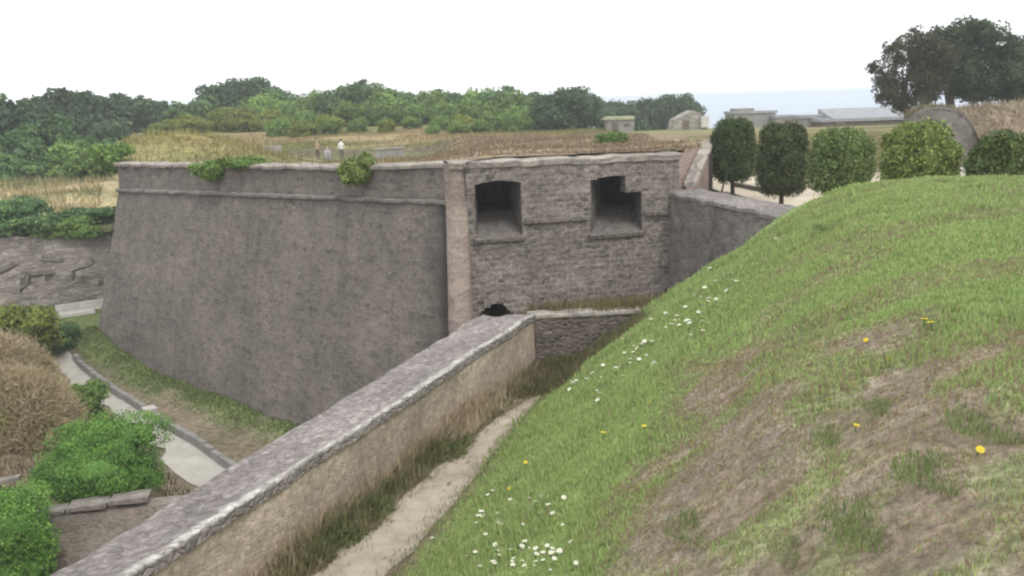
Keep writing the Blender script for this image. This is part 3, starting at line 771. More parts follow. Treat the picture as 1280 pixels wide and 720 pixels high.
    prof_ = [(o['x0'], o['zb'])]+[(o['x0']+w*f, ztop(o, o['x0']+w*f)) for f in fr]+[(o['x1'], o['zb'])]
    m.grid(np.array([[fp(u, z, outw(u, z)-.02), fp(u, z, -.35), fp(u, z, -3.5)] for u, z in prof_]))
    b = len(m.v); m.v += [tuple(fp(u, z, -3.5)) for u, z in prof_]; m.u += [(u, z) for u, z in prof_]; m.f.append(tuple(range(b, b+len(prof_))))
    m.build('gate_arch', M['void'], th)
    # flank string course in three lengths and its coping
    for a, b in ((E1['x1']+.08, E2['x0']-.12), (E2['x1']+.08, FL-.05)):
        m = MB(); rows = []
        for u in np.linspace(a, b, 14):
            j = (float(vn(u*4, 3, 3))-.5)*.04
            rows.append([fp(u, cord+.07+j*.3, 0), fp(u, cord+.06, .14+j), fp(u, cord-.06, .15+j), fp(u, cord-.08, 0.0)])
        m.grid(np.array(rows), flip=True)
        m.build('string_course', M['flank'], th)
    m = MB(); rows = []
    for u in np.linspace(-.85, FL+.05, 60):
        jz = (float(vn(u*2.3, 2, 5))-.5)*.06; jo = (float(vn(u*3, 6, 7))-.5)*.06; zt = ztopw(u)
        rows.append([fp(u, zt+a+jz, b+(jo if b > 0 else 0)) for a, b in ((-.10, -.15), (-.10, .07), (.06, .09), (.11, .03), (.13, -.45), (.12, -.9), (-.1, -.95))])
    m.grid(np.array(rows)); 
    m.build('coping', M['coping'], th)
    # sloping end of the flank where the rampart steps down to the curtain
    m = MB()
    a = np.array([6.0, 29.98]); b = np.array([7.42, 33.5]); d = (b-a)/np.linalg.norm(b-a); n = np.array([d[1], -d[0]]); L = np.linalg.norm(b-a)
    def rp(u, w, z): q = a+d*u+n*w; return np.array([q[0], q[1], z])-off
    zt = lambda u: -2.95+(1.25)*min(1, u/L)**.9
    us_ = np.linspace(0, L, 14)
    m.grid(np.array([[rp(u, 0, -4.2), rp(u, 0, zt(u))] for u in us_]), flip=True)
    m.grid(np.array([[rp(u, .28, -4.2), rp(u, .28, zt(u))] for u in us_]))
    m.quad(rp(0, 0, -4.2), rp(0, .28, -4.2), rp(0, .28, zt(0)), rp(0, 0, zt(0)))
    m.quad(rp(L, .28, -4.2), rp(L, 0, -4.2), rp(L, 0, zt(L)), rp(L, .28, zt(L)))
    # the masonry slope between the flank coping and that ramp
    c0 = fp(FL-.02, -1.92, .02); 
    m.quad(fp(FL, -3.2, 0.03), rp(.05, -.01, -3.2), rp(L, -.01, zt(L)-.05), fp(FL-.1, -1.95, .02)+np.array([.1, .5, .05]), 6, 8, .03, 8)
    m.build('ramp_wall', M['pink'], th)
    m = MB()
    m.grid(np.array([[rp(u, -.07, zt(u)+.003), rp(u, -.07, zt(u)+.13), rp(u, .35, zt(u)+.13), rp(u, .35, zt(u)+.003)] for u in us_]))
    m.quad(rp(0, -.07, zt(0)), rp(0, .35, zt(0)), rp(0, .35, zt(0)+.13), rp(0, -.07, zt(0)+.13))
    m.build('ramp_coping', M['coping'], th)
build_bastion()

# ================================================================== CURTAIN WALL AND TERRACE
def build_curtain():
    a = np.array([5.45, 30.0]); b = np.array([8.75, 17.4]); d = (b-a)/np.linalg.norm(b-a); n = np.array([-d[1], d[0]]); L = np.linalg.norm(b-a)   # n towards the terrace
    th = thing('curtain_wall', 'stained grey curtain wall with a broad pale cap, half hidden by the grass bank', 'wall', (a[0], a[1], -8))
    off = np.array([a[0], a[1], -8.0])
    def p(u, w, z): q = a+d*u+n*w; return np.array([q[0], q[1], z])-off
    m = MB(); m.quad(p(0, -.3, -8.5), p(L, -.3, -8.5), p(L, 0, -3.28), p(0, 0, -3.28), 70, 30, .05, 5, False)
    m.quad(p(L, 1.1, -5), p(0, 1.1, -5), p(0, 1.1, -3.2), p(L, 1.1, -3.2), 30, 6, .02, 6, False)
    m.build('wall_body', M['curtain'], th)
    m = MB(); rows = []
    for u in np.linspace(-.05, L, 90):
        j = (float(vn(u*2.5, 1, 3))-.5)*.07; jz = (float(vn(u*2, 4, 5))-.5)*.07
        rows.append([p(u, w+(j if w < 0 else 0), z+jz+(float(vn(u*5, w*7, 9))-.5)*.05) for w, z in ((0, -3.3), (-.07, -3.28), (-.08, -3.17), (0, -3.12), (.3, -3.08), (.6, -3.07), (.9, -3.07), (1.12, -3.1), (1.17, -3.16), (1.17, -3.3))])
    m.grid(np.array(rows)); m.build('coping', M['capplain'], th)
build_curtain()

def terrace_z(x, y):
    z = np.full(np.shape(x), -3.75)
    z = z+(fbm(x*.8, y*.8, 77, 3)-.5)*.08
    return z
def build_terrace():
    xs = np.arange(6.0, 46, .5); ys = np.arange(15.5, 48.6, .5); X, Y = np.meshgrid(xs, ys, indexing='ij')
    cx = 5.45+3.3*(30-Y)/12.6+.6
    sheet('gravel_terrace', X, Y, terrace_z(X, Y), M['gravel'], keep=(X > np.where(Y < 31, cx, 8.0)), kind='structure')
    # two low stone edgings across the terrace
    for i, (p0, p1, lab) in enumerate(((( 918, 214, 37.5), (985, 232, 33.0), 'thin stone edging on the gravel terrace behind the clipped trees'), ((905, 236, 34.0), (985, 268, 27.5), 'thin stone edging on the gravel right behind the pale wall cap'))):
        a = P(*p0); b = P(*p1); d = (b-a)[:2]; m = MB(); L = np.linalg.norm(d); k = int(L/.7)
        for q in range(k):
            c = a[:2]+d*(q+.5)/k; m.box((c[0], c[1], -3.85), L/k-.03, .22, .24+.04*float(vn(q*1.7, i, 2)), math.atan2(d[1], d[0]))
        tag(m.build('stone_edging', M['lowwall']), lab, 'edging')
build_terrace()

# ================================================================== LAND, SEA
BPOLY = [(-19.6, 44.95), (-1.6, 28.35), (-.9, 28.45), (5.9, 30.2), (7.5, 33.3), (9.5, 36.5), (60, 60), (60, 400), (-110, 400), (-46, 100), (-29.0, 70)]
def land_z(x, y):
    right = -1.72-.020*np.clip(y-29, 0, 85)
    right = right-.25*sstep(x, 4, 20)*0
    # sunken gun platform behind the left face
    pit = np.interp(y, [30, 36, 50, 66, 75, 76.2, 84, 95], [-2.15, -2.2, -3.05, -4.0, -4.15, -3.45, -2.75, -2.1])
    e = -2.2-.055*(y-29)+(fbm(y*.2, y*0, 5, 2)-.5)*2
    k = sstep(x, e-1.8, e+1.8)
    z = pit*(1-k)+right*k
    # grassy mass behind the far left corner
    w_ = np.exp(-(((x+20)/6)**2+((y-55)/8)**2)*1.1)
    z = z*(1-w_)+(-1.25)*w_
    # low land beyond the ditch at the left
    lf = sstep(-(x+.55*(y-62)+26), 2, 8)*0
    z = z-26*sstep(y-np.clip(-x*3, 0, 400), 132, 185)
    z = z+(fbm(x*.25, y*.25, 15, 4)-.5)*.5*sstep(y, 30, 40)
    return z
def left_z(x, y):
    # grassy slopes above the counterscarp
    z = np.interp(y, [44, 51, 53, 58, 60, 66, 80, 400], [-7.2, -7.0, -6.3, -5.9, -5.2, -4.55, -4.7, -4.0])
    return z+(fbm(x*.2, y*.5, 25, 4)-.5)*.7
def land_cols(x, y):
    n = fbm(x*.12, y*.3, 35, 4)
    c = mixc(np.array([.30, .235, .125]), np.array([.17, .17, .065]), sstep(n, .38, .6))
    # reddish dry field behind the flank
    f = sstep(x, -6, -2)*(1-sstep(y, 62, 74))*(1-sstep(x-(8+.12*(y-33)), 0, 3))
    c = mixc(c, np.array([.235, .18, .12]), f*.9)
    # green floor of the platform
    g = (1-sstep(x, -6, -3))*sstep(y, 40, 52)*(1-sstep(y, 74.5, 76))*(1-np.exp(-(((x+20)/7)**2+((y-55)/9)**2)*1.3))
    c = mixc(c, np.array([.15, .165, .075]), g*.9)
    wl = sstep(y, 75.0, 75.6)*(1-sstep(y, 76.3, 77))*(1-sstep(x, -5, -2))
    c = mixc(c, np.array([.14, .12, .085]), wl*.8)
    yl = np.exp(-(((x+20)/7.5)**2+((y-55)/9)**2)*1.2)
    c = mixc(c, np.array([.33, .29, .115]), yl*.8)
    ob = sstep(x, 8.4, 9)*(1-sstep(y, 46, 49))
    c = mixc(c, np.array([.16, .145, .07]), ob*.9)
    fg = sstep(y, 74, 84)*sstep(x, -2, 2)
    c = mixc(c, np.array([.18, .20, .075]), fg*.75)
    return c
def build_land():
    xs = np.concatenate([np.arange(-300, -60, 12), np.arange(-60, 62, .7), np.arange(62, 320, 14)]); ys = np.concatenate([np.arange(28, 92, .7), np.arange(92, 400, 6)])
    X, Y = np.meshgrid(xs, ys, indexing='ij'); Z = land_z(X, Y)
    # right-hand bank behind the terrace
    rt = X > 7.5+(Y-33)*.25
    Zr = -3.9+1.9*sstep(Y+ (fbm(X*.4, Y*.4, 3, 3)-.5)*1.5, 40.8, 45.5)-.03*np.clip(Y-46, 0, 90)-26*sstep(Y-np.clip((X-40)*2, 0, 400), 132, 185)
    Z = np.where(X > 8.6, np.where(Y < 52, Zr, np.minimum(Z, Zr)*.5+Zr*.5), Z)
    keep = inpoly(X, Y, BPOLY) & ~((X > 8.3) & (Y < 40.3))
    sheet('ground', X, Y, Z, M['farsoil'], land_cols(X.ravel(), Y.ravel()), keep=keep, kind='structure')
    xs = np.concatenate([np.arange(-300, -62, 10), np.arange(-62, -8, .7)]); ys = np.concatenate([np.arange(47, 82, .6), np.arange(82, 300, 8)])
    X, Y = np.meshgrid(xs, ys, indexing='ij'); Z = left_z(X, Y)
    st = fbm(X*.07, Y*.55, 27, 3)
    c = mixc(np.array([.42, .36, .21]), np.array([.22, .22, .10]), sstep(st.ravel(), .36, .6))
    c = mixc(c, np.array([.075, .09, .035]), (1-sstep(Y.ravel(), 52.5, 55))*.85)
    edge = 51.4+.30*(X+29)
    sheet('outer_bank', X, Y, Z, M['farsoil'], c, keep=(Y > edge-.4-1.0*(X > -25.2)) & (Z > -20) & (X < np.interp(Y, [47, 52, 56, 62, 75, 95, 130, 300], [-22.3, -22.6, -23.4, -25.5, -30.5, -38, -50, -90])), kind='structure')
    s = 12500; m = MB(); m.quad((-s, -300, -25), (s, -300, -25), (s, 16500, -25), (-s, 16500, -25))
    t = NT('sea_water'); t.b.inputs['Roughness'].default_value = .25; t.b.inputs['Specular IOR Level'].default_value = .5
    t.bump(t.noise(t.scale(t.coord(), (.05, .2, 1)), 1, 4), .3, .5)
    m.build('sea', t.col((.13, .21, .28)), kind='structure')
build_land()

def build_grass_far():
    rng = np.random.default_rng(14); parts = []
    n = 110000; x = -33+rng.random(n)*46; y = 30+rng.random(n)**1.2*62
    k = inpoly(x, y, BPOLY[:5]+[(9, 92), (-40, 92), (-29, 70), (-19.3, 44.4)]); x, y = x[k], y[k]; n = len(x)
    pn = fbm(x*.15, y*.5, 81, 3); k = rng.random(n) < sstep(pn, .3, .6)+.15; x, y = x[k], y[k]; n = len(x)
    c = land_cols(x, y)*(.65+.7*rng.random(n))[:, None]
    hh = (.08+.3*rng.random(n)**3)*np.where((x > -5) & (y < 70), .6, 1.0)*np.where(np.exp(-(((x+20)/7)**2+((y-55)/9)**2)) > .4, 1.6, 1)
    pit = (x < -6) & (y > 40) & (y < 76) & (np.exp(-(((x+20)/7)**2+((y-55)/9)**2)) < .3)
    hh = np.where(pit, hh*.4, hh)
    parts.append(blades(np.stack([x, y, land_z(x, y)], 1), hh, .03, c, 3, .6))
    n = 26000; x = -50+rng.random(n)*40; y = 51+rng.random(n)*18; k = (y > 51.6+.30*(x+29)) & (x < np.interp(y, [47, 52, 60, 75], [-24, -24.6, -27.5, -33])); x, y = x[k], y[k]; n = len(x)
    st = fbm(x*.07, y*.55, 27, 3); c = mixc(np.array([.46, .39, .23]), np.array([.23, .235, .10]), sstep(st, .36, .6))
    c = mixc(c, np.array([.06, .08, .03]), (1-sstep(y, 53, 56))*.9)*(.6+.7*rng.random(n))[:, None]
    parts.append(blades(np.stack([x, y, left_z(x, y)], 1), .15+.5*rng.random(n)**2, .04, c, 4, .6))
    bladeobj('dry_meadow_grass', parts, kind='stuff')
build_grass_far()

# ================================================================== COUNTERSCARP (LEFT)
def build_counterscarp():
    th = thing('counterscarp_wall', 'broken grey stone wall below the grassy bank across the ditch', 'wall', (-29, 51, -11))
    off = np.array([-29, 51, -11.0]); m = MB(); rows = []; uv = []
    pts = [np.array(p) for p in ((-70, 40.5), (-45, 46.6), (-29, 51.2), (-22.7, 52.9), (-26.6, 60), (-33, 75), (-40, 95))]
    seg = np.concatenate([[0], np.cumsum([np.linalg.norm(b-a) for a, b in zip(pts[:-1], pts[1:])])])
    for s in np.linspace(0, seg[-1], 170):
        x = np.interp(s, seg, [p[0] for p in pts]); y = np.interp(s, seg, [p[1] for p in pts]); r = []; w = []
        top = -6.75+(float(fbm(s*.35, 2, 3, 3))-.5)*.9
        for j in range(26):
            f = j/25; z = -12.6+(top+12.6)*f
            o_ = (1-f)*1.0+(float(fbm(s*.7, z*.9, 61, 4))-.5)*.6
            r.append((x+.28*o_-off[0], y-.96*o_-off[1], z-off[2])); w.append((s, z))
        r.append((x-off[0]-.3, y+1.2-off[1], top+.05-off[2])); w.append((s, top+1))
        rows.append(r); uv.append(w)
    m.grid(rows, uv); m.build('stone_face', M['counter'], th)
    # tumbled blocks on the slope at its foot
    rng = np.random.default_rng(9)
    bl = [(20, 352, 46.5, 1.5), (48, 338, 47.5, 1.2), (75, 345, 47.8, 1.0), (100, 330, 48.5, 1.1), (12, 330, 46.5, 1.1), (36, 365, 46.2, 1.0), (62, 322, 48.6, .9), (115, 350, 49, .8)]
    m = MB(); m.box((0, 0, 0), 1.0, .7, .45)
    me = m.mesh('stone_block', M['palestone' if False else 'counter'])
    bm = bmesh.new(); bm.from_mesh(me); bmesh.ops.remove_doubles(bm, verts=bm.verts, dist=.001); bmesh.ops.subdivide_edges(bm, edges=bm.edges[:], cuts=3, use_grid_fill=True)
    for v in bm.verts: v.co += Vector(mnoise.noise_vector(v.co*2.3))*.09
    bm.to_mesh(me); bm.free()
    for px, py, Y, s in bl:
        c = P(px, py, Y); o = link('stone_block', me, loc=(c[0], c[1], c[2]-.25*s)); o.rotation_euler = (rng.normal()*.15, rng.normal()*.15, rng.random()*3); o.scale = (s*1.3, s, s*.9)
        tag(o, 'rough grey stone block jutting from the broken wall across the ditch', 'stone block', 'stone blocks of the broken wall')
build_counterscarp()

# ================================================================== TREES AND BUSHES
def lumps_crown(rx, ry, rz, zc, k, seed, flatb=True):
    rng = np.random.default_rng(seed); L = []
    for i in range(k):
        a = 2*math.pi*(i/k)+rng.normal()*.4; rr = .25+.4*rng.random(); z = zc+rz*(rng.random()*1.2-.55)
        s = .38+.25*rng.random()
        L.append((rx*rr*math.cos(a)*1.25, ry*rr*math.sin(a)*1.25, z, rx*s, ry*s, rz*s))
    for i in range(4):
        a = 1.57*i+seed; L.append((rx*.45*math.cos(a), ry*.45*math.sin(a), zc-.55*rz, rx*.5, ry*.5, rz*.5))
    L.append((0, 0, zc+.15*rz, rx*.55, ry*.55, rz*.7))
    return L
def tree_proto(name, label, cat, mat, h, r, seed, n=9000, leaf=.16, trunk_r=.18, crown_base=.25, group=None):
    t = thing(name, label, cat, (0, 0, -200), 0, group)
    cb = h*crown_base; zc = (h+cb)/2; rz = (h-cb)/2
    me = trunkmesh('trunk', h*.75, trunk_r, [(h*.35, r*.5, .1, h*.25, trunk_r*.5), (h*.4, -r*.5, r*.2, h*.22, trunk_r*.5), (h*.45, .1, -r*.5, h*.2, trunk_r*.45)], seed)
    link('trunk', me, t)
    cm = leafmesh('crown', mat, lumps_crown(r, r, rz, zc, 9, seed), int(n*1.5), leaf, seed, sub=30)
    link('crown', cm, t)
    return t
WOODG = 'trees of the wood beyond the ditch'
def place(proto, first, px, py_top, Y, h0, base_z, wscale=1.0, rz=0, label=None, group=None):
    top = P(px, py_top, Y); sc = max(.25, (top[2]-base_z)/h0)
    if first:
        proto.location = (top[0], Y, base_z); proto.scale = (sc*wscale, sc*wscale, sc); proto.rotation_euler = (0, 0, rz)
        if label: proto['label'] = label
        if group: proto['group'] = group
        return proto
    return dup(proto, (top[0], Y, base_z), rz, (sc*wscale, sc*wscale, sc), label, group)

def build_trees():
    rng = np.random.default_rng(77)
    pw = [tree_proto('broadleaf_tree', '', 'tree', M[m_], 8, 3.6, 100+i, 9000, .26, .22, .1) for i, m_ in enumerate(('wood', 'oakdark', 'wood'))]
    LW = 'dull green broadleaf tree in the dense wood beyond the ditch'
    spec = [(-25, 122, 84, 2), (12, 126, 82, 1), (48, 128, 100, 0), (72, 111, 98, 1), (100, 122, 105, 0), (60, 150, 76, 2), (112, 116, 112, 1), (138, 118, 104, 1), (20, 165, 73, 0), (95, 168, 74, 2), (160, 122, 110, 1), (183, 124, 114, 1), (135, 150, 90, 1), (205, 130, 120, 0), (-40, 150, 76, 0)]
    used = set()
    for px, py, Y, k in spec:
        place(pw[k], k not in used, px, py, Y, 8, float(left_z(np.array(-40.), np.array(float(Y)))), 1.0+.25*rng.random(), rng.random()*6, LW, WOODG); used.add(k)
    under = [(-15, 186, 69), (22, 192, 68), (52, 180, 70), (84, 178, 70), (112, 186, 68), (128, 176, 74)]
    # bushy belt behind the bastion
    pb = [tree_proto('bush_tree', '', 'tree', M[m_], 4.5, 2.7, 200+i, 7000, .17, .10, .02) for i, m_ in enumerate(('bush', 'wood', 'oakdark', 'yellowbush'))]
    LB = {0: 'mid green bushy tree in the belt of scrub behind the bastion', 1: 'dull green rounded tree in the belt of scrub behind the bastion', 2: 'dark evergreen tree standing above the scrub behind the bastion', 3: 'yellow green bush at the foot of the scrub behind the bastion'}
    spec = [(232, 128, 112, 1), (258, 122, 114, 1), (283, 108, 118, 2), (310, 103, 116, 2), (340, 108, 114, 1), (325, 118, 106, 0), (372, 125, 110, 0), (402, 114, 112, 0), (432, 103, 112, 1), (455, 106, 114, 0), (478, 114, 112, 0), (505, 112, 116, 1), (532, 115, 112, 0), (560, 113, 112, 1), (592, 112, 112, 0), (618, 111, 112, 1), (645, 116, 108, 0), (668, 117, 106, 1), (600, 125, 100, 0), (560, 128, 100, 0), (520, 130, 102, 0), (640, 134, 98, 0), (480, 130, 102, 0), (440, 128, 102, 0),
            (270, 135, 100, 3), (300, 134, 98, 3), (335, 137, 97, 3), (375, 139, 96, 0), (240, 143, 96, 3), (410, 143, 96, 3), (575, 152, 84, 0), (540, 158, 86, 0), (605, 150, 88, 0), (205, 150, 92, 3), (350, 130, 104, 0), (345, 148, 90, 0), (378, 150, 89, 3), (412, 152, 90, 0), (446, 147, 91, 0), (482, 149, 90, 3), (515, 146, 92, 0), (548, 145, 90, 0), (582, 143, 90, 3), (614, 140, 92, 0), (648, 141, 92, 0), (676, 138, 94, 1), (700, 137, 96, 0)]
    used = set()
    for px, py, Y, k in spec:
        z = float(land_z(np.array(P(px, py, Y)[0]), np.array(float(Y))))
        place(pb[k], k not in used, px, py, Y, 4.5, min(z, -1.6)-.3, 1.0+.35*rng.random(), rng.random()*6, LB[k], 'scrub belt behind the bastion: '+('mid green', 'dull green', 'dark', 'yellow')[k]); used.add(k)
    for i, (px, py, Y) in enumerate(under):
        place(pb[(0, 1, 1, 0, 0, 1)[i]], False, px, py, Y, 4.5, -5.1, 1.25, px*1.7, 'green shrub at the foot of the wood, above the grassy slope', 'shrubs at the foot of the wood')
    # single dark trees and the low ones by the sea
    for px, py, Y, w, lab in ((712, 114, 92, 1.15, 'dark rounded tree at the right end of the scrub, before the sea'), (688, 123, 94, 1.0, 'small dark tree just left of the dark rounded tree by the sea')):
        z = float(land_z(np.array(7.), np.array(float(Y)))); place(pb[2], False, px, py, Y, 4.5, z-.2, w, px, lab, 'single dark trees by the sea')
    for i, (px, py, Y, w) in enumerate(((757, 129, 128, .75), (783, 132, 126, .7), (803, 135, 128, .8), (735, 131, 122, .9), (822, 125, 126, .75), (768, 139, 120, 1.3), (868, 142, 118, .8))):
        place(pb[2], False, px, py, Y, 4.5, -6.5 if i != 6 else -4.5, w, px*1.3, 'low dark tree on the skyline left of the stone ruin', 'low dark trees against the sea')
    place(pb[2], False, 852, 123, 124, 4.5, -6.0, .8, 2.2, 'dark tree rising directly behind the stone ruin', 'low dark trees against the sea')
    # the large pair at the right
    t = thing('feathery_tree', 'brown thin-leaved tree with sky showing through, left of the big green tree', 'tree', tuple(P(1135, 152, 58)*np.array([1, 1, 1])))
    b = np.array(t.location); b2 = lambda px, py, Y=58: P(px, py, Y)-b
    lim = [(b2(1112, 125), .06), (b2(1120, 70), .07), (b2(1150, 60), .08), (b2(1165, 95), .06), (b2(1105, 95), .05), (b2(1140, 45), .05)]
    m = MB(); m.tube([(0, 0, -.4), b2(1133, 132), b2(1130, 110), b2(1140, 85)], [.2, .16, .13, .08], 8)
    rg = np.random.default_rng(2)
    for e, r in lim:
        m.tube([b2(1132, 120), (b2(1132, 110)+e)/2+np.array([0, rg.normal()*.3, .1]), e+np.array([0, rg.normal()*.8, 0])], [r, r*.7, r*.25], 6)
    m.build('trunk', M['bark'], t, smooth=True)
    L = []
    for px, py, r in ((1118, 75, .75), (1135, 58, .85), (1108, 98, .75), (1150, 80, 1.2), (1122, 110, 1.0), (1150, 105, 1.0), (1160, 60, .9), (1104, 122, .6), (1135, 128, .8), (1145, 42, .5), (1170, 90, .9), (1165, 112, .9), (1150, 124, .8), (1118, 60, .5), (1105, 84, .5), (1172, 75, .8)):
        c = b2(px, py); L.append((c[0], c[1]+rg.normal()*.7, c[2], r*1.25, r*1.2, r*1.05))
    link('crown', leafmesh('crown', M['brownleaf'], L, 21000, .085, 31, shell=.12, core=0, sub=30, spread=.32), t)
    t = thing('spreading_tree', 'big dark green tree with a wide dense crown at the right edge', 'tree', tuple(P(1190, 128, 60)))
    b = np.array(t.location); b3 = lambda px, py, Y=60: P(px, py, Y)-b
    m = MB(); m.tube([(0, 0, -.6), b3(1184, 108), b3(1188, 85), b3(1205, 55)], [.3, .24, .18, .1], 9)
    for e in ((1165, 70), (1235, 60), (1255, 85), (1200, 35), (1218, 95)):
        m.tube([b3(1187, 100), (b3(1187, 95)+b3(*e))/2+np.array([0, rg.normal()*.4, .15]), b3(*e)], [.12, .08, .03], 6)
    m.build('trunk', M['bark'], t, smooth=True)
    L = []
    for px, py, r in ((1185, 65, 1.3), (1205, 45, 1.3), (1235, 45, 1.4), (1260, 65, 1.3), (1225, 78, 1.5), (1250, 95, 1.2), (1205, 85, 1.0), (1275, 95, 1.1), (1290, 75, 1.4), (1172, 62, .8), (1225, 105, .8), (1195, 108, .55), (1248, 112, .8), (1212, 34, .6), (1240, 32, .6), (1190, 95, .9), (1176, 80, .9), (1216, 104, .9), (1268, 112, .9), (1200, 112, .8), (1235, 110, 1.0), (1260, 108, 1.0), (1285, 108, 1.1), (1172, 92, .9), (1180, 50, .9), (1170, 45, .7), (1208, 118, .6), (1232, 120, .8), (1258, 118, .8), (1284, 120, .9), (1196, 70, 1.0), (1197, 103, .8), (1180, 106, .6), (1170, 100, .6)):
        c = b3(px, py); L.append((c[0], c[1]+rg.normal()*.9, c[2], r*1.1, r*1.2, r*.9))
    link('crown', leafmesh('crown', M['darkcrown'], L, 26000, .11, 32, shell=.5, core=.62, sub=34, spread=.24), t)

    # five clipped trees in a row
    tops = [(917, 148, 33.0, .84, 2.2, 'topi_deep', 'farthest clipped tree of the row, dark green with its bare trunk showing'),
            (979, 153, 28.5, .83, 2.2, 'topi_dark', 'dull olive clipped tree, second in the row, short trunk over the gravel'),
            (1053, 160, 25.0, .90, 1.75, 'topi', 'middle clipped tree of the row, its foot hidden by the grass'),
            (1152, 150, 21.5, .91, 1.95, 'topi_lime', 'bright lime green rounded clipped bush, largest of the row'),
            (1257, 164, 19.6, .75, 1.7, 'topi', 'nearest clipped bush of the row, cut by the right edge')]
    for i, (px, py, Y, r, hh, mt, lab) in enumerate(tops):
        top = P(px, py, Y); zt = top[2]; t = thing('clipped_tree', lab, 'topiary', (top[0], Y, -3.75), 0, 'clipped trees on the terrace')
        zc = zt+3.75-hh/2
        link('trunk', trunkmesh('trunk', zc, .085, [], i), t)
        L = []
        rg2 = np.random.default_rng(300+i)
        rd = 3 if i in (3, 4) else 0
        # drum-shaped crown: stacked lumps around the axis
        lev = (-.55, -.05, .42) if not rd else (-.5, 0, .38)
        for q, f in enumerate(lev):
            w = (1.0, 1.0, .88)[q] if not rd else (.88, 1.0, .80)[q]
            for k in range(5):
                a = 2*math.pi*k/5+q
                L.append((r*.48*w*math.cos(a), r*.48*w*math.sin(a), zc+hh/2*f, r*.54*w, r*.54*w, hh*.27))
        L.append((0, 0, zc, r*.8, r*.8, hh*.46))
        for k in range(16):    # uneven growth and stray shoots
            a = rg2.random()*6.28; f = rg2.random()*1.7-.75; q = r*(.80-.25*abs(f)**2)
            L.append((q*math.cos(a), q*math.sin(a), zc+hh*.5*f*.85, r*.24, r*.24, r*(.18+.12*rg2.random())))
        link('crown', leafmesh('crown', M[mt], L, 28000, .042, 300+i, shell=.82, core=.81, sub=60, spread=.4), t)

    # bushes in the ditch and weeds
    def bush(name, label, px, py, Y, rx, ry, rz, mat, n, leaf, zb, seed, group=None, core=.75):
        c = P(px, py, Y); t = thing(name, label, 'bush', (c[0], Y, zb), 0, group)
        zc = c[2]-zb
        L = lumps_crown(rx, ry, rz, zc, 9, seed)
        if name == 'rounded_bush': L = [q for q in L]+[(rx*.45*math.cos(k_), ry*.45*math.sin(k_), max(.3, zc-.9*rz), rx*.52, ry*.52, rz*.75) for k_ in (0, 1.2, 2.4, 3.6, 4.8)]+[(rx*.3*math.cos(k_), ry*.3*math.sin(k_), zc+.15*rz, rx*.6, ry*.6, rz*.7) for k_ in (0, 1.57, 3.14, 4.71)]
        sh = .82 if name == 'rounded_bush' else .55
        L = [(x, y, max(z, .2), a, b_, c_) for x, y, z, a, b_, c_ in L]
        link('foliage', leafmesh('foliage', M[mat], L, int(n*1.4), leaf, seed, core=.66 if name == 'rounded_bush' else core, sub=30, shell=sh), t)
        m = MB()
        for k in range(4): m.tube([(0, 0, -.1), (rx*.2*math.cos(k*1.6), ry*.2*math.sin(k*1.6), zc*.6), (rx*.5*math.cos(k*1.6), ry*.5*math.sin(k*1.6), max(zc, .1))], [.035, .025, .012], 5)
        m.build('stem', M['bark'], t)
        return t
    g = lambda px, py, Y: float(ditch_z(np.array(P(px, py, Y)[0]), np.array(float(Y))))
    bush('rounded_bush', 'large bright green bush low in the ditch, beside the pale path', 122, 570, 23.5, 1.75, 1.4, 1.0, 'hedgegreen', 44000, .034, g(118, 570, 23.5), 401)
    bush('rounded_bush', 'bright green bush cut by the left edge, in front of the large bush', 10, 664, 20.4, 1.0, .9, 1.1, 'hedgegreen', 32000, .033, -11.6, 402)
    def dry_mound(label, px, py, Y, rx, ry, rz, n, zb, seed):
        c = P(px, py, Y); rg4 = np.random.default_rng(seed); t = thing('dry_bush', label, 'bush', (c[0], Y, zb))
        a = rg4.random(n)*2*np.pi; q = np.arccos(1-rg4.random(n)*.98); H = c[2]-zb+rz
        k = .55+.4*rg4.random(n)**.5; k *= 1+.28*(fbm(np.cos(a)*2+5, np.sin(a)*2+q*2, seed, 3)-.5)
        pts = np.stack([rx*np.sin(q)*np.cos(a)*k, ry*np.sin(q)*np.sin(a)*k, np.maximum(0, H*np.cos(q)*k-.15)], 1)
        col = mixc(np.array([.38, .31, .20]), np.array([.56, .48, .31]), rg4.random(n)); col = mixc(col, np.array([.36, .37, .15]), sstep(fbm(pts[:, 0]*.8, pts[:, 2]*.9, seed+3, 3), .5, .7)*.7)
        pts = pts+rg4.normal(size=pts.shape)*.1; col = col*(.7+.6*rg4.random(n))[:, None]
        dr_ = pts/np.array([rx, ry, max(H, .3)])**2; dr_ /= np.linalg.norm(dr_, axis=1)[:, None]+1e-6
        dr_ = dr_*.55+rg4.normal(size=pts.shape)*.55; dr_[:, 2] += .25; dr_ /= np.linalg.norm(dr_, axis=1)[:, None]
        sd_ = np.cross(dr_, rg4.normal(size=pts.shape)); sd_ /= np.linalg.norm(sd_, axis=1)[:, None]
        v = np.stack([pts-sd_*.02, pts+sd_*.02, pts+dr_*(.1+.3*rg4.random(n)**1.5)[:, None]], 1).reshape(-1, 3)
        link('foliage', mesh_np('foliage', v, np.arange(3*n).reshape(-1, 3), M['blades'], attrs={'col': np.repeat(col, 3, axis=0)}), t)
        m = MB()
        for i in range(9): m.tube([(0, 0, -.1), (rx*.3*math.cos(i*.7), ry*.3*math.sin(i*.7), H*.5), (rx*.6*math.cos(i*.7), ry*.6*math.sin(i*.7), H*.7)], [.03, .02, .01], 5)
        m.build('stem', M['bark'], t)
    bush_dry = dry_mound
    dry_mound('large tan mound of dry brush on the ditch bank at the left edge', 8, 500, 30.5, 2.5, 2.2, 1.45, 46000, g(8, 500, 30.5), 403)
    dry_mound('smaller tan mound of dry brush above the larger one by the ditch', -2, 445, 36.5, 2.3, 2.2, 1.1, 30000, g(-2, 450, 36.5), 404)
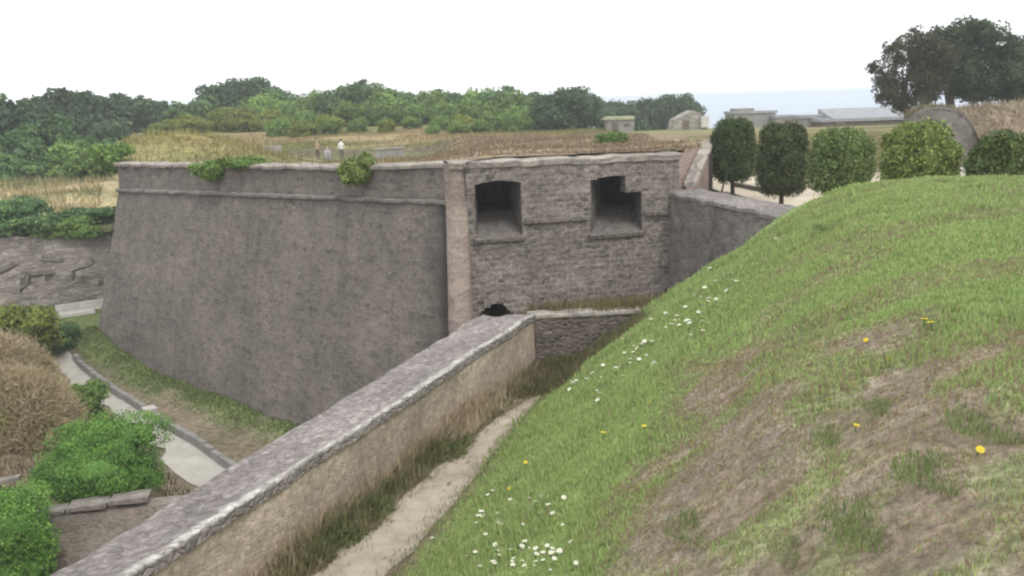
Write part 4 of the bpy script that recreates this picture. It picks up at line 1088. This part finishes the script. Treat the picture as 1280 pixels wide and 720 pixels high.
    bush('yellow_bush', 'yellow green bush at the left edge near the far turn of the ditch', 22, 412, 42, 1.9, 1.8, 1.3, 'yellowbush', 8000, .10, g(22, 420, 42), 405)
    bush('small_bush', 'small green bush on the edge of the pale ditch path', 108, 505, 33.5, .75, .75, .8, 'bush', 4500, .06, g(108, 505, 33.5), 406)
    bush('small_bush', 'dark scrubby bush at the start of the ditch path', 72, 425, 43.5, 1.1, 1.0, .8, 'wood', 4500, .08, g(72, 425, 43.5), 407)
    bush('ivy_clump', 'dark green ivy hanging over the broken wall at the left edge', 12, 272, 52.0, 2.8, 1.4, 1.0, 'wood', 7000, .11, -7.0, 408)
    bush('ivy_clump', 'mossy clump hanging on the broken wall near the bastion corner', 72, 284, 52.2, 2.2, 1.1, .65, 'bush', 6000, .10, -7.0, 409)
    bush('ivy_clump', 'low green clump on the slope close to the bastion corner', 112, 270, 54, 1.7, 1.0, .5, 'wood', 5000, .09, -6.5, 410)
    bush('wall_shrub', 'bright yellow green shrub growing out of the bastion parapet', 442, 216, 31.4, .62, .45, .6, 'topi_lime', 6500, .05, -2.55, 411)
    bush('wall_creeper', 'dark green creeper at the left end of the plants on the bastion coping', 262, 215, 38.3, .75, .5, .55, 'bush', 6000, .06, -2.75, 412)
    bush('wall_creeper', 'low green creeper lying along the bastion coping', 308, 206, 37.0, 1.2, .5, .28, 'bush', 5000, .06, -2.35, 413)
    bush('field_bush', 'low olive shrub in the dry field behind the right embrasure', 762, 174, 42, .7, .6, .35, 'bush', 3000, .06, -2.1, 414)
    bush('corner_bush', 'pale green bush hanging over the far left corner of the bastion', 139, 196, 49, .9, .9, .8, 'bush', 4000, .09, -2.7, 415)
build_trees()

# ================================================================== PLANTS ALONG THE WALL FOOT
def build_weeds():
    rng = np.random.default_rng(41)
    # straw along the foot of the parapet: uncountable
    n = 17000; t = rng.random(n)*1.25-.3; q = lerp(A_in[0], B_in[0], t), lerp(A_in[1], B_in[1], t)
    w = .02+rng.random(n)**1.3*.5; x = q[0]+w*.924; y = q[1]-w*.383
    k = (y > 5.5) & (rng.random(n) < .35+.65*sstep(fbm(t*14, t*0+3, 5, 3), .35, .6)); x, y, w, t = x[k], y[k], w[k], t[k]; n = len(x)
    greenish = sstep(fbm(t*12, w*3, 8, 3), .34, .54)*sstep(w, .08, .3)
    col = mixc(np.array([.60, .50, .36]), np.array([.20, .22, .10]), greenish*.9)*(.6+.7*rng.random(n))[:, None]
    hh = (.08+.42*rng.random(n)**2)*(1-.7*np.clip(w/.62, 0, 1))
    p1 = blades(np.stack([x, y, bank_z(x, y)], 1), hh+.05, .006, col, 4, .7)
    # far end of the path and along the cross wall
    n = 7000; x = .3+rng.random(n)*2.6; y = 17.2+rng.random(n)*1.9+x*.15
    x2 = -.2+rng.random(5000)*1.5; y2 = 16.4+rng.random(5000)*2.6
    x = np.concatenate([x, x2]); y = np.concatenate([y, y2]); k = (y < 18.75+.31*(x-.47)) & (x > lerp(A_in[0], B_in[0], (y-8.2)/10.6)+.05); x, y = x[k], y[k]; n = len(x)
    col = mixc(np.array([.27, .22, .13]), np.array([.10, .12, .05]), rng.random(n))*(.6+.7*rng.random(n))[:, None]
    p2 = blades(np.stack([x, y, bank_z(x, y)], 1), .06+.22*rng.random(n)**2, .008, col, 5, .7)
    n = 9000; sv = rng.random(n)*9.5-2.2; cen = np.interp(sv, [-14, -1, 2, 5, 6.5, 7.6], [-.75, -.62, -.42, -.30, -.12, .1]); hw_ = np.interp(sv, [-14, 0, 3, 5.5, 7.6], [.46, .46, .38, .25, .06])
    ov = cen+hw_*np.where(rng.random(n) < .5, -1, 1)*(1+.28*np.abs(rng.normal(size=n))*np.where(rng.random(n) < .3, -1, 1)); x, y = so2xy(sv, ov)
    col = mixc(np.array([.36, .30, .20]), np.array([.16, .20, .08]), rng.random(n))*(.7+.6*rng.random(n))[:, None]
    p4 = blades(np.stack([x, y, bank_z(x, y)], 1), .02+.10*rng.random(n)**2, .005, col, 7, .9)
    # tufts on the cross wall and the bank shoulder beyond it
    n = 2600; u = rng.random(n)*4; wv = rng.random(n)*.45; d = np.array([4.13, 1.27])/4.32
    x = .47+d[0]*u-(-d[1])*-wv*0+d[1]*-wv; y = 18.83+d[1]*u+d[0]*wv
    col = mixc(STRAW*.75, np.array([.15, .15, .07]), rng.random(n))*(.6+.6*rng.random(n))[:, None]
    k = rng.random(n) < sstep(u, .2, 2.8); p3 = blades(np.stack([x, y, -4.58-.05*u], 1)[k], (.05+.35*rng.random(n)**2)[k], .007, col[k], 6, .6)
    bladeobj('dry_grass', [p1, p2, p3, p4], kind='stuff')
    # weed clumps one can count
    protos = []
    for i, (c0, c1) in enumerate((((.12, .145, .06), (.26, .28, .12)), ((.17, .165, .085), (.34, .30, .16)), ((.12, .165, .06), (.25, .30, .12)))):
        nn = 1000; a = rng.random(nn)*6.28; r = rng.random(nn)**.7*.36; pts = np.stack([np.cos(a)*r, np.sin(a)*r, np.zeros(nn)], 1)
        col = mixc(np.array(c0), np.array(c1), rng.random(nn))*(.7+.6*rng.random(nn))[:, None]
        v, f, c = blades(pts, .04+.24*rng.random(nn)**1.6*(1-r*1.5), .008, col, 60+i, 1.4)
        protos.append(mesh_np('weed_clump', v, f, M['blades'], attrs={'col': c}))
    spots = [(255, 700), (300, 705), (345, 690), (385, 668), (270, 660), (415, 640), (448, 612), (470, 600), (500, 570), (520, 555), (545, 520), (575, 505), (600, 490), (640, 468), (420, 610), (335, 645), (470, 570)]
    for i, (px, py) in enumerate(spots):
        p = hit_bank(px, py)
        # keep them on the path side of the wall
        t = (p[1]-8.2)/10.6; xi = lerp(A_in[0], B_in[0], t)+.18
        if p[0] < xi+.12: p[0] = xi+.12*rng.random()+.06
        p[2] = float(bank_z(p[0], p[1])); s = .55+.75*rng.random()
        o = link('weed_clump', protos[i % 3], loc=tuple(p)); o.rotation_euler = (0, 0, rng.random()*6); o.scale = (s*1.1, s*1.1, s)
        tag(o, 'dark green weed clump growing between the parapet and the dirt path', 'weed', 'weeds at the foot of the parapet')
    p = hit_bank(700, 438); x, y = 1.15, 18.75
    o = link('weed_clump', protos[2], loc=(x, y, float(bank_z(x, y)))); o.scale = (1.1, .8, 1.3)
    tag(o, 'leafy dark weed growing against the cross wall at the path end', 'weed')
    # green tussocks in the worn turf
    tp = []
    for i in range(2):
        nn = 700; a = rng.random(nn)*6.28; r = rng.random(nn)**.45*.3; pts = np.stack([np.cos(a)*r, np.sin(a)*r, np.zeros(nn)], 1)
        col = mixc(np.array([.15, .205, .075]), np.array([.26, .315, .13]), rng.random(nn))*(.7+.6*rng.random(nn))[:, None]
        v, f, c = blades(pts, .02+.035*rng.random(nn), .0035, col, 160+i, 1.0); tp.append(mesh_np('grass_tussock', v, f, M['blades'], attrs={'col': c}))
    for i, (px, py) in enumerate([(1113, 510), (1185, 590), (1050, 545), (1000, 690), (1095, 655), (1250, 530), (1045, 285), (1268, 255), (880, 660)]):
        p = hit_bank(px, py); o = link('grass_tussock', tp[i % 2], loc=tuple(p)); s = (.6+.6*rng.random())*(1+.06*max(0, p[1]-6)); o.scale = (s, s, s*.9); o.rotation_euler = (0, 0, rng.random()*6)
        tag(o, 'small dark green tussock in the turf of the grass bank', 'tussock', 'grass tussocks on the bank')
build_weeds()

def build_flowers():
    rng = np.random.default_rng(19)
    def flower(name, petal, cen, n, R, h):
        V, Fc, mi = [], [], []
        for k in range(n):
            a = 2*math.pi*k/n; da = math.pi/n*.85; b = len(V)
            V += [(.18*R*math.cos(a), .18*R*math.sin(a), h), (.7*R*math.cos(a-da), .7*R*math.sin(a-da), h+.12*R), (R*math.cos(a), R*math.sin(a), h+.08*R), (.7*R*math.cos(a+da), .7*R*math.sin(a+da), h+.12*R)]
            Fc.append((b, b+1, b+2, b+3)); mi.append(0)
        b = len(V); kk = 8
        V += [(.3*R*math.cos(2*math.pi*k/kk), .3*R*math.sin(2*math.pi*k/kk), h+.1*R) for k in range(kk)]+[(0, 0, h+.28*R)]
        for k in range(kk): Fc.append((b+k, b+(k+1) % kk, b+kk)); mi.append(1)
        b = len(V); V += [(-.003, 0, -.01), (.003, 0, -.01), (.003, 0, h+.01), (-.003, 0, h+.01), (0, -.003, -.01), (0, .003, -.01), (0, .003, h+.01), (0, -.003, h+.01)]
        Fc += [(b, b+1, b+2, b+3), (b+4, b+5, b+6, b+7)]; mi += [2, 2]
        return mesh_np(name, V, Fc, [petal, cen, M['stem']], mat_idx=mi)
    dai = flower('daisy', M['white_petal'], M['yellow_petal'], 11, .024, .10)
    dan = flower('dandelion', M['yellow_petal'], M['yellow_petal'], 16, .020, .09)
    W = [(882, 362), (868, 370), (893, 352), (905, 345), (848, 380), (858, 385), (840, 408), (850, 408), (832, 410), (862, 403), (874, 392), (886, 382), (812, 430), (800, 432), (806, 444), (790, 447), (786, 452), (792, 458), (770, 462), (752, 473), (748, 481), (735, 468), (720, 476), (708, 475), (730, 492), (910, 365), (876, 405), (845, 397), (818, 437), (778, 470),
         (622, 655), (600, 641), (605, 643), (638, 640), (627, 656), (620, 652), (640, 625), (662, 624), (672, 642), (688, 634), (690, 643), (606, 657), (620, 682), (643, 684), (654, 685), (672, 688), (690, 688), (668, 696), (678, 702), (690, 702), (625, 697), (618, 708), (633, 710), (640, 708), (659, 709), (664, 707), (718, 705), (705, 656), (715, 678), (692, 662), (570, 630), (541, 673), (687, 714), (600, 710), (700, 690), (582, 697), (970, 300)]
    Yl = [(752, 547), (638, 612), (661, 582), (806, 536), (1038, 506), (1068, 537), (1220, 566), (1158, 407), (1086, 427), (1112, 456), (966, 475), (1060, 389), (818, 505), (1165, 412)]
    gl = (('daisy', dai, W, 'small white daisy in the turf of the grass bank', 'white daisies on the bank', 'flower'), ('dandelion', dan, Yl, 'small yellow dandelion in the turf of the grass bank', 'yellow dandelions on the bank', 'flower'))
    for nm, me, pts, lab, grp, cat in gl:
        if nm == 'daisy': pts = pts+[(x+rng.normal()*14, y+rng.normal()*9) for x, y in pts[:30]]+[(x+rng.normal()*10, y+rng.normal()*12) for x, y in pts[:30]]+[(x+rng.normal()*16, y+rng.normal()*8-6) for x, y in pts[30:56]]+[(x+rng.normal()*22, y-abs(rng.normal())*9) for x, y in pts[32:54:2]]
        for px, py in pts:
            p = hit_bank(px+rng.normal()*1.5, py+4); d = p[1]
            o = link(nm, me, loc=tuple(p)); s = (.55+.45*rng.random())*(1+.085*max(0, d-6))*(1.6 if nm == 'dandelion' else 1.15); o.scale = (s, s, s*.55); o.rotation_euler = (rng.normal()*.25-.15, rng.normal()*.25, rng.random()*6)
            tag(o, lab, cat, grp)
build_flowers()

# ================================================================== THINGS ON AND BEHIND THE BASTION
def person(label, loc, h, top, legs, hair, pose='stand', rz=0):
    t = thing('person', label, 'person', loc, rz)
    S = h/1.75
    if pose == 'stand':
        V = [(0, 0, .95), (0, 0, 1.2), (0, 0, 1.42), (0, 0, 1.52), (0, -.01, 1.66), (-.19, 0, 1.40), (-.25, .02, 1.12), (-.23, -.08, .88), (.19, 0, 1.40), (.25, .02, 1.12), (.2, -.1, .9), (-.09, 0, .9), (-.10, -.02, .5), (-.10, .02, .07), (-.11, -.13, .03), (.09, 0, .9), (.11, .02, .5), (.12, .04, .07), (.13, -.11, .03)]
    else:
        V = [(0, 0, .45), (0, -.06, .7), (0, -.10, .92), (0, -.12, 1.0), (0, -.15, 1.13), (-.19, -.10, .9), (-.25, -.2, .66), (-.15, -.4, .52), (.19, -.1, .9), (.25, -.2, .66), (.15, -.4, .52), (-.1, 0, .42), (-.14, -.42, .46), (-.13, -.38, .07), (-.13, -.52, .03), (.1, 0, .42), (.14, -.42, .46), (.13, -.38, .07), (.13, -.52, .03)]
    R = [.15, .14, .15, .06, .105, .065, .05, .035, .065, .05, .035, .09, .06, .045, .04, .09, .06, .045, .04]
    Ed = [(0, 1), (1, 2), (2, 3), (3, 4), (2, 5), (5, 6), (6, 7), (2, 8), (8, 9), (9, 10), (0, 11), (11, 12), (12, 13), (13, 14), (0, 15), (15, 16), (16, 17), (17, 18)]
    me = bpy.data.meshes.new('body'); me.from_pydata([tuple(c*S for c in v) for v in V], Ed, [])
    o = bpy.data.objects.new('body', me); COL.objects.link(o)
    md = o.modifiers.new('skin', 'SKIN'); md2 = o.modifiers.new('sub', 'SUBSURF'); md2.levels = 1
    for i, sv in enumerate(me.skin_vertices[0].data): sv.radius = (R[i]*S, R[i]*S*.8); sv.use_root = (i == 0)
    dg = bpy.context.evaluated_depsgraph_get(); m2 = bpy.data.meshes.new_from_object(o.evaluated_get(dg))
    bpy.data.objects.remove(o); m2.name = 'body'
    m2.materials.clear()
    for q in (M['skin'], top, legs): m2.materials.append(q)
    hz = V[4][2]*S; wz = V[0][2]*S
    for f in m2.polygons:
        c = f.center; hand = (c-Vector(V[7])*S).length < .09*S or (c-Vector(V[10])*S).length < .09*S
        leg = (c.z < wz-.02 if pose == 'stand' else (c.z < .52*S and c.y < -.02*S) or c.z < .4*S)
        f.material_index = 0 if (c.z > V[3][2]*S+.02 or hand) else (2 if leg else 1); f.use_smooth = True
    link('body', m2, t)
    hm = MB(); hc = Vector(V[4])*S
    th_ = np.linspace(0, 2*np.pi, 13); ph = np.linspace(.02, 1.75, 7)
    hm.grid(np.array([[(hc.x+.118*S*math.sin(p)*math.cos(a), hc.y+.03*S+.118*S*math.sin(p)*math.sin(a), hc.z+.03*S+.125*S*math.cos(p)) for p in ph] for a in th_]), flip=True)
    hm.build('hair', hair, t, smooth=True)
    return t
def lz(px, py, Y): return float(land_z(np.array(P(px, py, Y)[0]), np.array(float(Y))))
def build_people():
    for px, Y, h, a in ((427, 72, 1.62, 0), (397, 73, 1.5, 1), (409, 71, 1.6, 2)):
        x = P(px, 190, Y)[0]; z = lz(px, 190, Y)
        if a == 0: person('person with dark hair and a white top standing on the bastion', (x, Y, z), h, M['whitecloth'], M['darkcloth'], M['hair'], rz=.4)
        if a == 1: person('person in a tan top and dark trousers, leftmost on the bastion', (x, Y, z), h, M['tancloth'], M['darkcloth'], M['tancloth'], rz=-.5)
        if a == 2:
            person('person in pale lilac clothes sitting low between the two standing people', (x, Y, z), h, M['lilaccloth'], M['lilaccloth'], M['tancloth'], 'sit', .3)
            m = MB(); m.box((0, 0, 0), .6, .42, .36, 0)
            tag(link('stone_block', m.mesh('stone_block', M['concrete']), loc=(x, Y+.06, z-.02)), 'low grey stone block under the sitting person', 'stone block')
build_people()

def rough(me, amt, sc, cuts=2):
    bm = bmesh.new(); bm.from_mesh(me); bmesh.ops.remove_doubles(bm, verts=bm.verts, dist=.001)
    bmesh.ops.subdivide_edges(bm, edges=bm.edges[:], cuts=cuts, use_grid_fill=True)
    for v in bm.verts: v.co += Vector(mnoise.noise_vector(v.co*sc+Vector((3, 1, 7))))*amt
    bm.to_mesh(me); bm.free(); return me
def build_far():
    # stone block on the gun platform
    Y = 60; a = P(471, 200, Y); b = P(505, 200, Y); z = lz(488, 200, Y); zt = P(488, 184, Y)[2]
    t = thing('stone_shaft', 'square grey stone block with a pale flat top on the bastion', 'stone block', ((a[0]+b[0])/2, Y, z))
    m = MB(); m.box((0, 0, -.3), b[0]-a[0], 1.2, zt-z+.3-.12, .15); link('block', rough(m.mesh('block', M['concrete']), .03, 3), t)
    m = MB(); m.box((0, 0, zt-z-.115), (b[0]-a[0])*1.06, 1.3, .07, .15); link('cap', rough(m.mesh('cap', M['coping']), .02, 3), t)
    Y = 58; a = P(330, 195, Y); b = P(352, 195, Y); z = lz(341, 200, Y); zt = P(341, 183, Y)[2]
    m = MB(); m.box((0, 0, -.3), b[0]-a[0], .9, zt-z+.3, .3)
    tag(link('boundary_stone', rough(m.mesh('boundary_stone', M['concrete']), .05, 1.8, 3), loc=((a[0]+b[0])/2, Y, z)), 'pale worn stone left of the people on the bastion', 'stone block')
    # small blockhouse with a slab roof
    Y = 104; a = P(757, 160, Y); b = P(791, 160, Y); z = lz(773, 160, Y); zt = P(773, 146, Y)[2]; w = b[0]-a[0]
    z0 = P(773, 163, Y)[2]; t = thing('blockhouse', 'small dark blockhouse with a pale flat roof in the field before the sea', 'blockhouse', ((a[0]+b[0])/2, Y, z0-.3))
    H = zt-z0+.3
    m = MB(); m.box((0, 0, 0), w, 2.6, H-.3, 0); link('wall', rough(m.mesh('wall', M['concrete']), .02, 1), t)
    m = MB(); m.box((-.2, 0, H-.297), w*1.12, 3.0, .32, 0); link('roof', rough(m.mesh('roof', M['moss_roof']), .05, 1), t)
    m = MB(); m.box((-w*.2, -1.303, .3), .7, .06, .9); m.build('door', M['void'], t)
    m = MB(); m.box((w*.22, -1.303, .75), .8, .06, .35); m.build('gun_slit', M['void'], t)
    Y = 100; c = P(732, 161, Y); m = MB(); m.box((0, 0, -.3), 1.9, .9, .75, .1)
    tag(link('stone_slab', rough(m.mesh('stone_slab', M['palestone']), .1, 1.2), loc=(c[0], Y, c[2])), 'low white stone slab lying left of the blockhouse', 'stone slab')
    # gabled stone ruin
    Y = 108; a = P(837, 154, Y); b = P(880, 152, Y); z0 = P(858, 157, Y)[2]; w = b[0]-a[0]; zt = P(862, 138, Y)[2]-z0
    t = thing('stone_ruin', 'pale ruined stone house with a broken gable against the sea', 'ruin', ((a[0]+b[0])/2, Y, z0-.6))
    m = MB(); prof_ = [(-w/2, 0), (w/2, 0), (w/2, zt*.62), (w*.36, zt*.66), (w*.33, zt*.95+.3), (w*.1, zt+.6), (-w*.1, zt*.85+.5), (-w*.42, zt*.55+.4)]
    for yy, fl in ((-1.8, False), (1.8, True)):
        bq = len(m.v); m.v += [(x, yy, q) for x, q in prof_]; m.u += list(prof_); f = tuple(range(bq, bq+len(prof_))); m.f.append(f[::-1] if fl else f)
    for i in range(len(prof_)):
        p0, p1 = prof_[i], prof_[(i+1) % len(prof_)]; m.quad((p0[0], -1.8, p0[1]), (p0[0], 1.8, p0[1]), (p1[0], 1.8, p1[1]), (p1[0], -1.8, p1[1]))
    m.build('wall', M['coping'], t)
    m = MB(); m.box((w*.42, -1.4, .4), .9, 1.6, zt*.72); link('annex', m.mesh('annex', M['palestone']), t)
    m = MB(); m.box((-w*.12, -1.803, .2), .8, .08, 1.1); m.build('doorway', M['void'], t)
    # rampart blocks before the sea
    def block(name, label, x0, x1, yt, yb, Y, dep, mat, roofm=None, steps=None):
        a = P(x0, yb, Y); b = P(x1, yb, Y); z0 = min(a[2], b[2])-1.2; zt = P((x0+x1)/2, yt, Y)[2]; w = b[0]-a[0]
        t = thing(name, label, 'building', ((a[0]+b[0])/2, Y, z0))
        m = MB(); m.box((0, 0, 0), w, dep, zt-z0-.25); me = m.mesh('wall', mat); link('wall', rough(me, .05, .9, 3), t)
        m = MB(); m.box((0, 0, zt-z0-.248), w+.3, dep+.3, .28); link('roof', rough(m.mesh('roof', roofm or M['slate']), .06, .7, 3), t)
        return t, w, zt-z0, dep
    t, w, H, dp = block('rampart_block', 'grey rampart block on the skyline behind the farthest clipped tree', 912, 962, 139, 152, 112, 5, M['concrete'])
    m = MB(); m.box((-w*.2, 0, H+.03), w*.45, 3, .35); m.build('upper_course', M['concrete'], t)
    t, w, H, dp = block('rampart_block', 'lower dark rampart block with an opening, right of the taller grey block', 962, 990, 144, 152, 110, 5, M['concrete'])
    m = MB(); m.box((w*.2, -dp/2-.06, H-1.1), .9, .1, .6); m.build('opening', M['void'], t)
    t, w, H, dp = block('long_building', 'long low stone building with a pale roof under the brown tree', 1018, 1130, 147, 157, 82, 4, M['lowwall'], M['slate'])
    a = P(1030, 147, 80); b = P(1120, 140, 86)
    rf = [o for o in t.children if o.name.startswith('roof')][0]
    m = MB()   # pitched rear slope of the roof
    m.quad((-w*.38, -2.1, H+.035), (w/2+.1, -2.1, H+.035), (w/2+.1, 2.0, H+.85), (-w*.38, 2.0, H+.85)); m.quad((w/2+.1, 2.05, H+.85), (-w*.38, 2.05, H+.85), (-w*.38, 2.05, H-.1), (w/2+.1, 2.05, H-.1))
    m.quad((-w*.38, -2.1, H+.035), (-w*.38, 2.0, H+.85), (-w*.38, 2.0, H+.035), (-w*.38, 2.0, H+.03))
    m.build('roof_slope', M['slate'], t)
    m = MB(); m.box((-w*.30, -2.06, .5), .9, .1, 1.3); m.build('door', M['void'], t)
    block('stone_hut', 'small grey hut left of the long low building by the sea', 996, 1020, 144, 156, 84, 3, M['concrete'])
    # cavalier: earth mound held by a rounded stone end wall
    Y = 40.0; pts = [(1128, 222), (1130, 180), (1137, 156), (1146, 143), (1160, 136.5), (1180, 135.5), (1196, 139), (1208, 147), (1217, 160), (1222, 180), (1226, 222)]
    pr = [P(x, y, Y) for x, y in pts]; c0 = (pr[0]+pr[-1])/2; c0[2] = -3.75
    t = thing('retaining_wall', 'round-topped grey stone end wall of the earth mound behind the clipped bushes', 'wall', tuple(c0))
    m = MB(); q = [p-c0 for p in pr]
    for dy, fl in ((0, False), (.6, True)):
        bq = len(m.v); m.v += [(p[0], dy, p[2]) for p in q]; m.u += [(p[0], p[2]) for p in q]; f = tuple(range(bq, bq+len(q))); m.f.append(f if fl else f[::-1])
    m.build('wall_body', M['greywall'], t)
    m = MB(); rows = []
    for i, p in enumerate(q[1:-1]):
        rows.append([(p[0]*1.0, -.04, p[2]-.03), (p[0]*1.015, -.04, p[2]+.07), (p[0]*1.015, .66, p[2]+.07), (p[0], .66, p[2]-.03)])
    m.grid(np.array(rows)); m.build('coping', M['greywall'], t)
    # mound body: loft of the same outline running back to the right
    rows = []; col = []
    for k, f in enumerate(np.linspace(0, 1, 40)):
        r = []
        for p in pr:
            x = p[0]+f*26; y = 40.5+f*9; z = p[2]*(1-f*.0)+.25*f-.02-.04*math.sin(f*20)
            if k == 0: z -= .03
            r.append((x, y, z))
        # widen the outline away from the wall so that the front slopes like earth
        wdt = .6+f*4
        for i, (x, y, z) in enumerate(r):
            if i >= 7: r[i] = (x+0*(i-6), y-wdt*(i-6)*.5, z)
        rows.append(r)
    R = np.array(rows); n1 = 30
    RR = np.stack([np.stack([np.interp(np.linspace(0, 10, n1), range(11), R[k, :, c]) for c in range(3)], -1) for k in range(len(R))])
    RR[..., 2] += (fbm(RR[..., 0]*.7, RR[..., 1]*.7+RR[..., 2], 5, 4)-.5)*.6*np.linspace(0, 1, 40)[:, None]**.3
    cc = mixc(np.array([.19, .15, .105]), np.array([.34, .29, .20]), sstep(RR[..., 2].ravel()+(fbm(RR[..., 0]*.8, RR[..., 1]*.8, 3, 3).ravel()-.5)*.8, -1.25, -.7))
    sheet('earth_mound', RR[..., 0], RR[..., 1], RR[..., 2], M['farsoil'], cc, kind='structure')
    rg5 = np.random.default_rng(6); ii = rg5.integers(0, len(RR), 9000); jj = rg5.integers(8, 28, 9000)
    pp = RR[ii, jj]+rg5.normal(size=(9000, 3))*np.array([.3, .12, 0]); cb = cc.reshape(40, n1, 3)[ii, jj]*(.7+.8*rg5.random(9000))[:, None]
    tt = rg5.random(2600)*6.2+2.4; pe = np.stack([np.interp(tt, range(11), [p[c_] for p in pr]) for c_ in range(3)], 1); pe[:, 1] += rg5.random(2600)*.8+.1; pe[:, 2] += .02
    ce = mixc(np.array([.34, .29, .19]), np.array([.17, .16, .09]), rg5.random(2600))*(.7+.6*rg5.random(2600))[:, None]
    bladeobj('mound_grass', [blades(pe, .06+.26*rg5.random(2600)**2, .015, ce, 19, .9), blades(pp, .06+.28*rg5.random(9000)**2, .02, cb, 9, .8)], kind='stuff')
    # white steps beside it
    c = P(1207, 222, 36.5); t = thing('stone_steps', 'short flight of white stone steps beside the round-topped wall', 'steps', (c[0], 36.5, -3.75))
    for k in range(3):
        m = MB(); m.box((.12*k, .3*k, 0), 1.0-.1*k, .34, .16*(k+1), -.2); m.build('step', M['palestone'], t)
    # dark post and leaning stake by the ramp
    c = P(888, 235, 31.2); m = MB(); m.tube([(0, 0, 0), (.01, 0, .8), (0, 0, 1.75)], [.075, .07, .065], 8); m.box((0, 0, 1.745), .17, .17, .05)
    tag(link('timber_post', m.mesh('timber_post', M['timber']), loc=(c[0], 31.2, -3.78)), 'dark upright timber post beside the ramp wall', 'post')
    c = P(899, 238, 32); m = MB(); m.tube([(0, 0, -.1), (.12, 0, .5), (.32, .05, 1.15)], [.04, .035, .03], 7)
    tag(link('stake', m.mesh('stake', M['timber']), loc=(c[0], 32, -3.76)), 'thin leaning stake between the timber post and the farthest clipped tree', 'stake')
    # retaining wall that carries the bushes
    a = P(30, 648, 21.1); b = P(250, 606, 21.9); t = thing('terrace_wall', 'low taupe retaining wall below the bright green bushes in the ditch', 'wall', (a[0], a[1], -13)); L = np.linalg.norm((b-a)[:2]); d = (b-a)[:2]/L; n = np.array([d[1], -d[0]])
    def tp(u, w, z): return np.array([d[0]*u+n[0]*w, d[1]*u+n[1]*w, z+13])
    za, zb_ = a[2]-.05, b[2]-.15
    m = MB(); m.quad(tp(-6, .25, -13.4), tp(L+2, .25, -13.4), tp(L+2, 0, zb_-.3), tp(-6, 0, za), 50, 14, .06, 3)
    m.quad(tp(-6, 0, za), tp(L+2, 0, zb_-.3), tp(L+2, -.5, zb_-.3), tp(-6, -.5, za), 40, 2, .02, 5)
    m.build('wall_body', M['taupe'], t)
    m = MB()
    for i in range(3): m.box(tp(.5+i*1.02-13*0, -.2, za+(zb_-za)*(.5+i*1.02)/L-.015), .95, .52, .12, math.atan2(d[1], d[0]))
    link('coping', rough(m.mesh('coping', M['counter']), .05, 2.2, 2), t)
    # low stones by the near bushes in the ditch
    for px, py, Y, s, lab in ((70, 600, 23.2, .8, 'pale stone end poking out under the large green bush'), (8, 598, 25.0, .7, 'pale stone slab at the left edge above the cut bush')):
        c = P(px, py, Y); m = MB(); m.box((0, 0, -.12), 1.0*s, .5*s, .16*s, .5)
        tag(link('flat_stone', rough(m.mesh('flat_stone', M['counter']), .10, 2.2, 3), loc=(c[0], Y, c[2])), lab, 'stone slab')
build_far()

# ================================================================== LIGHT
def light():
    el, az = RAD(52), RAD(152)       # azimuth of the sun seen from above, clockwise from +Y: behind the viewer
    w = bpy.data.worlds.new('World'); SC.world = w; w.use_nodes = True; nt = w.node_tree; nt.nodes.clear()
    out = nt.nodes.new('ShaderNodeOutputWorld'); bg = nt.nodes.new('ShaderNodeBackground'); sky = nt.nodes.new('ShaderNodeTexSky')
    sky.sky_type = 'NISHITA'; sky.sun_disc = False; sky.sun_elevation = el; sky.sun_rotation = az; sky.dust_density = 4; sky.altitude = 20
    tc = nt.nodes.new('ShaderNodeTexCoord'); no = nt.nodes.new('ShaderNodeTexNoise'); no.inputs['Scale'].default_value = 2.2; no.inputs['Detail'].default_value = 5
    nt.links.new(tc.outputs['Generated'], no.inputs['Vector'])
    rp = nt.nodes.new('ShaderNodeValToRGB'); rp.color_ramp.elements[0].color = (12, 12.2, 12.6, 1); rp.color_ramp.elements[1].color = (14.5, 14.5, 14.6, 1)
    nt.links.new(no.outputs['Fac'], rp.inputs[0])
    mx = nt.nodes.new('ShaderNodeMix'); mx.data_type = 'RGBA'; mx.inputs[0].default_value = .88
    nt.links.new(sky.outputs[0], mx.inputs[6]); nt.links.new(rp.outputs[0], mx.inputs[7]); nt.links.new(mx.outputs[2], bg.inputs[0])
    bg.inputs[1].default_value = .1; nt.links.new(bg.outputs[0], out.inputs[0])
    ld = bpy.data.lights.new('sun', 'SUN'); ld.energy = 1.2; ld.angle = RAD(14); ld.color = (1, .96, .9)
    lo = bpy.data.objects.new('sun', ld); COL.objects.link(lo)
    d = Vector((math.sin(az)*math.cos(el), math.cos(az)*math.cos(el), math.sin(el)))
    lo.rotation_euler = d.to_track_quat('Z', 'Y').to_euler(); lo.location = d*60
light()
def haze():
    m = MB(); m.box((0, 7000, -26), 26000, 20000, 32.5)
    mt = bpy.data.materials.new('haze_air'); mt.use_nodes = True; nt = mt.node_tree; nt.nodes.clear()
    o = nt.nodes.new('ShaderNodeOutputMaterial'); v = nt.nodes.new('ShaderNodeVolumePrincipled'); v.inputs['Color'].default_value = (.85, .89, .94, 1); v.inputs['Density'].default_value = .0009
    nt.links.new(v.outputs[0], o.inputs['Volume'])
    m.build('haze', mt, kind='stuff')
haze()
SC.view_settings.view_transform = 'Standard'; SC.view_settings.look = 'None'; SC.view_settings.gamma = 1; SC.view_settings.use_curve_mapping = False
SC.view_settings.exposure = .25
SC.render.engine = 'CYCLES'
SC.cycles.max_bounces = 5; SC.cycles.diffuse_bounces = 3; SC.cycles.transparent_max_bounces = 4
SC.cycles.pixel_filter_type = 'GAUSSIAN'; SC.cycles.filter_width = 2.6; SC.cycles.volume_bounces = 1
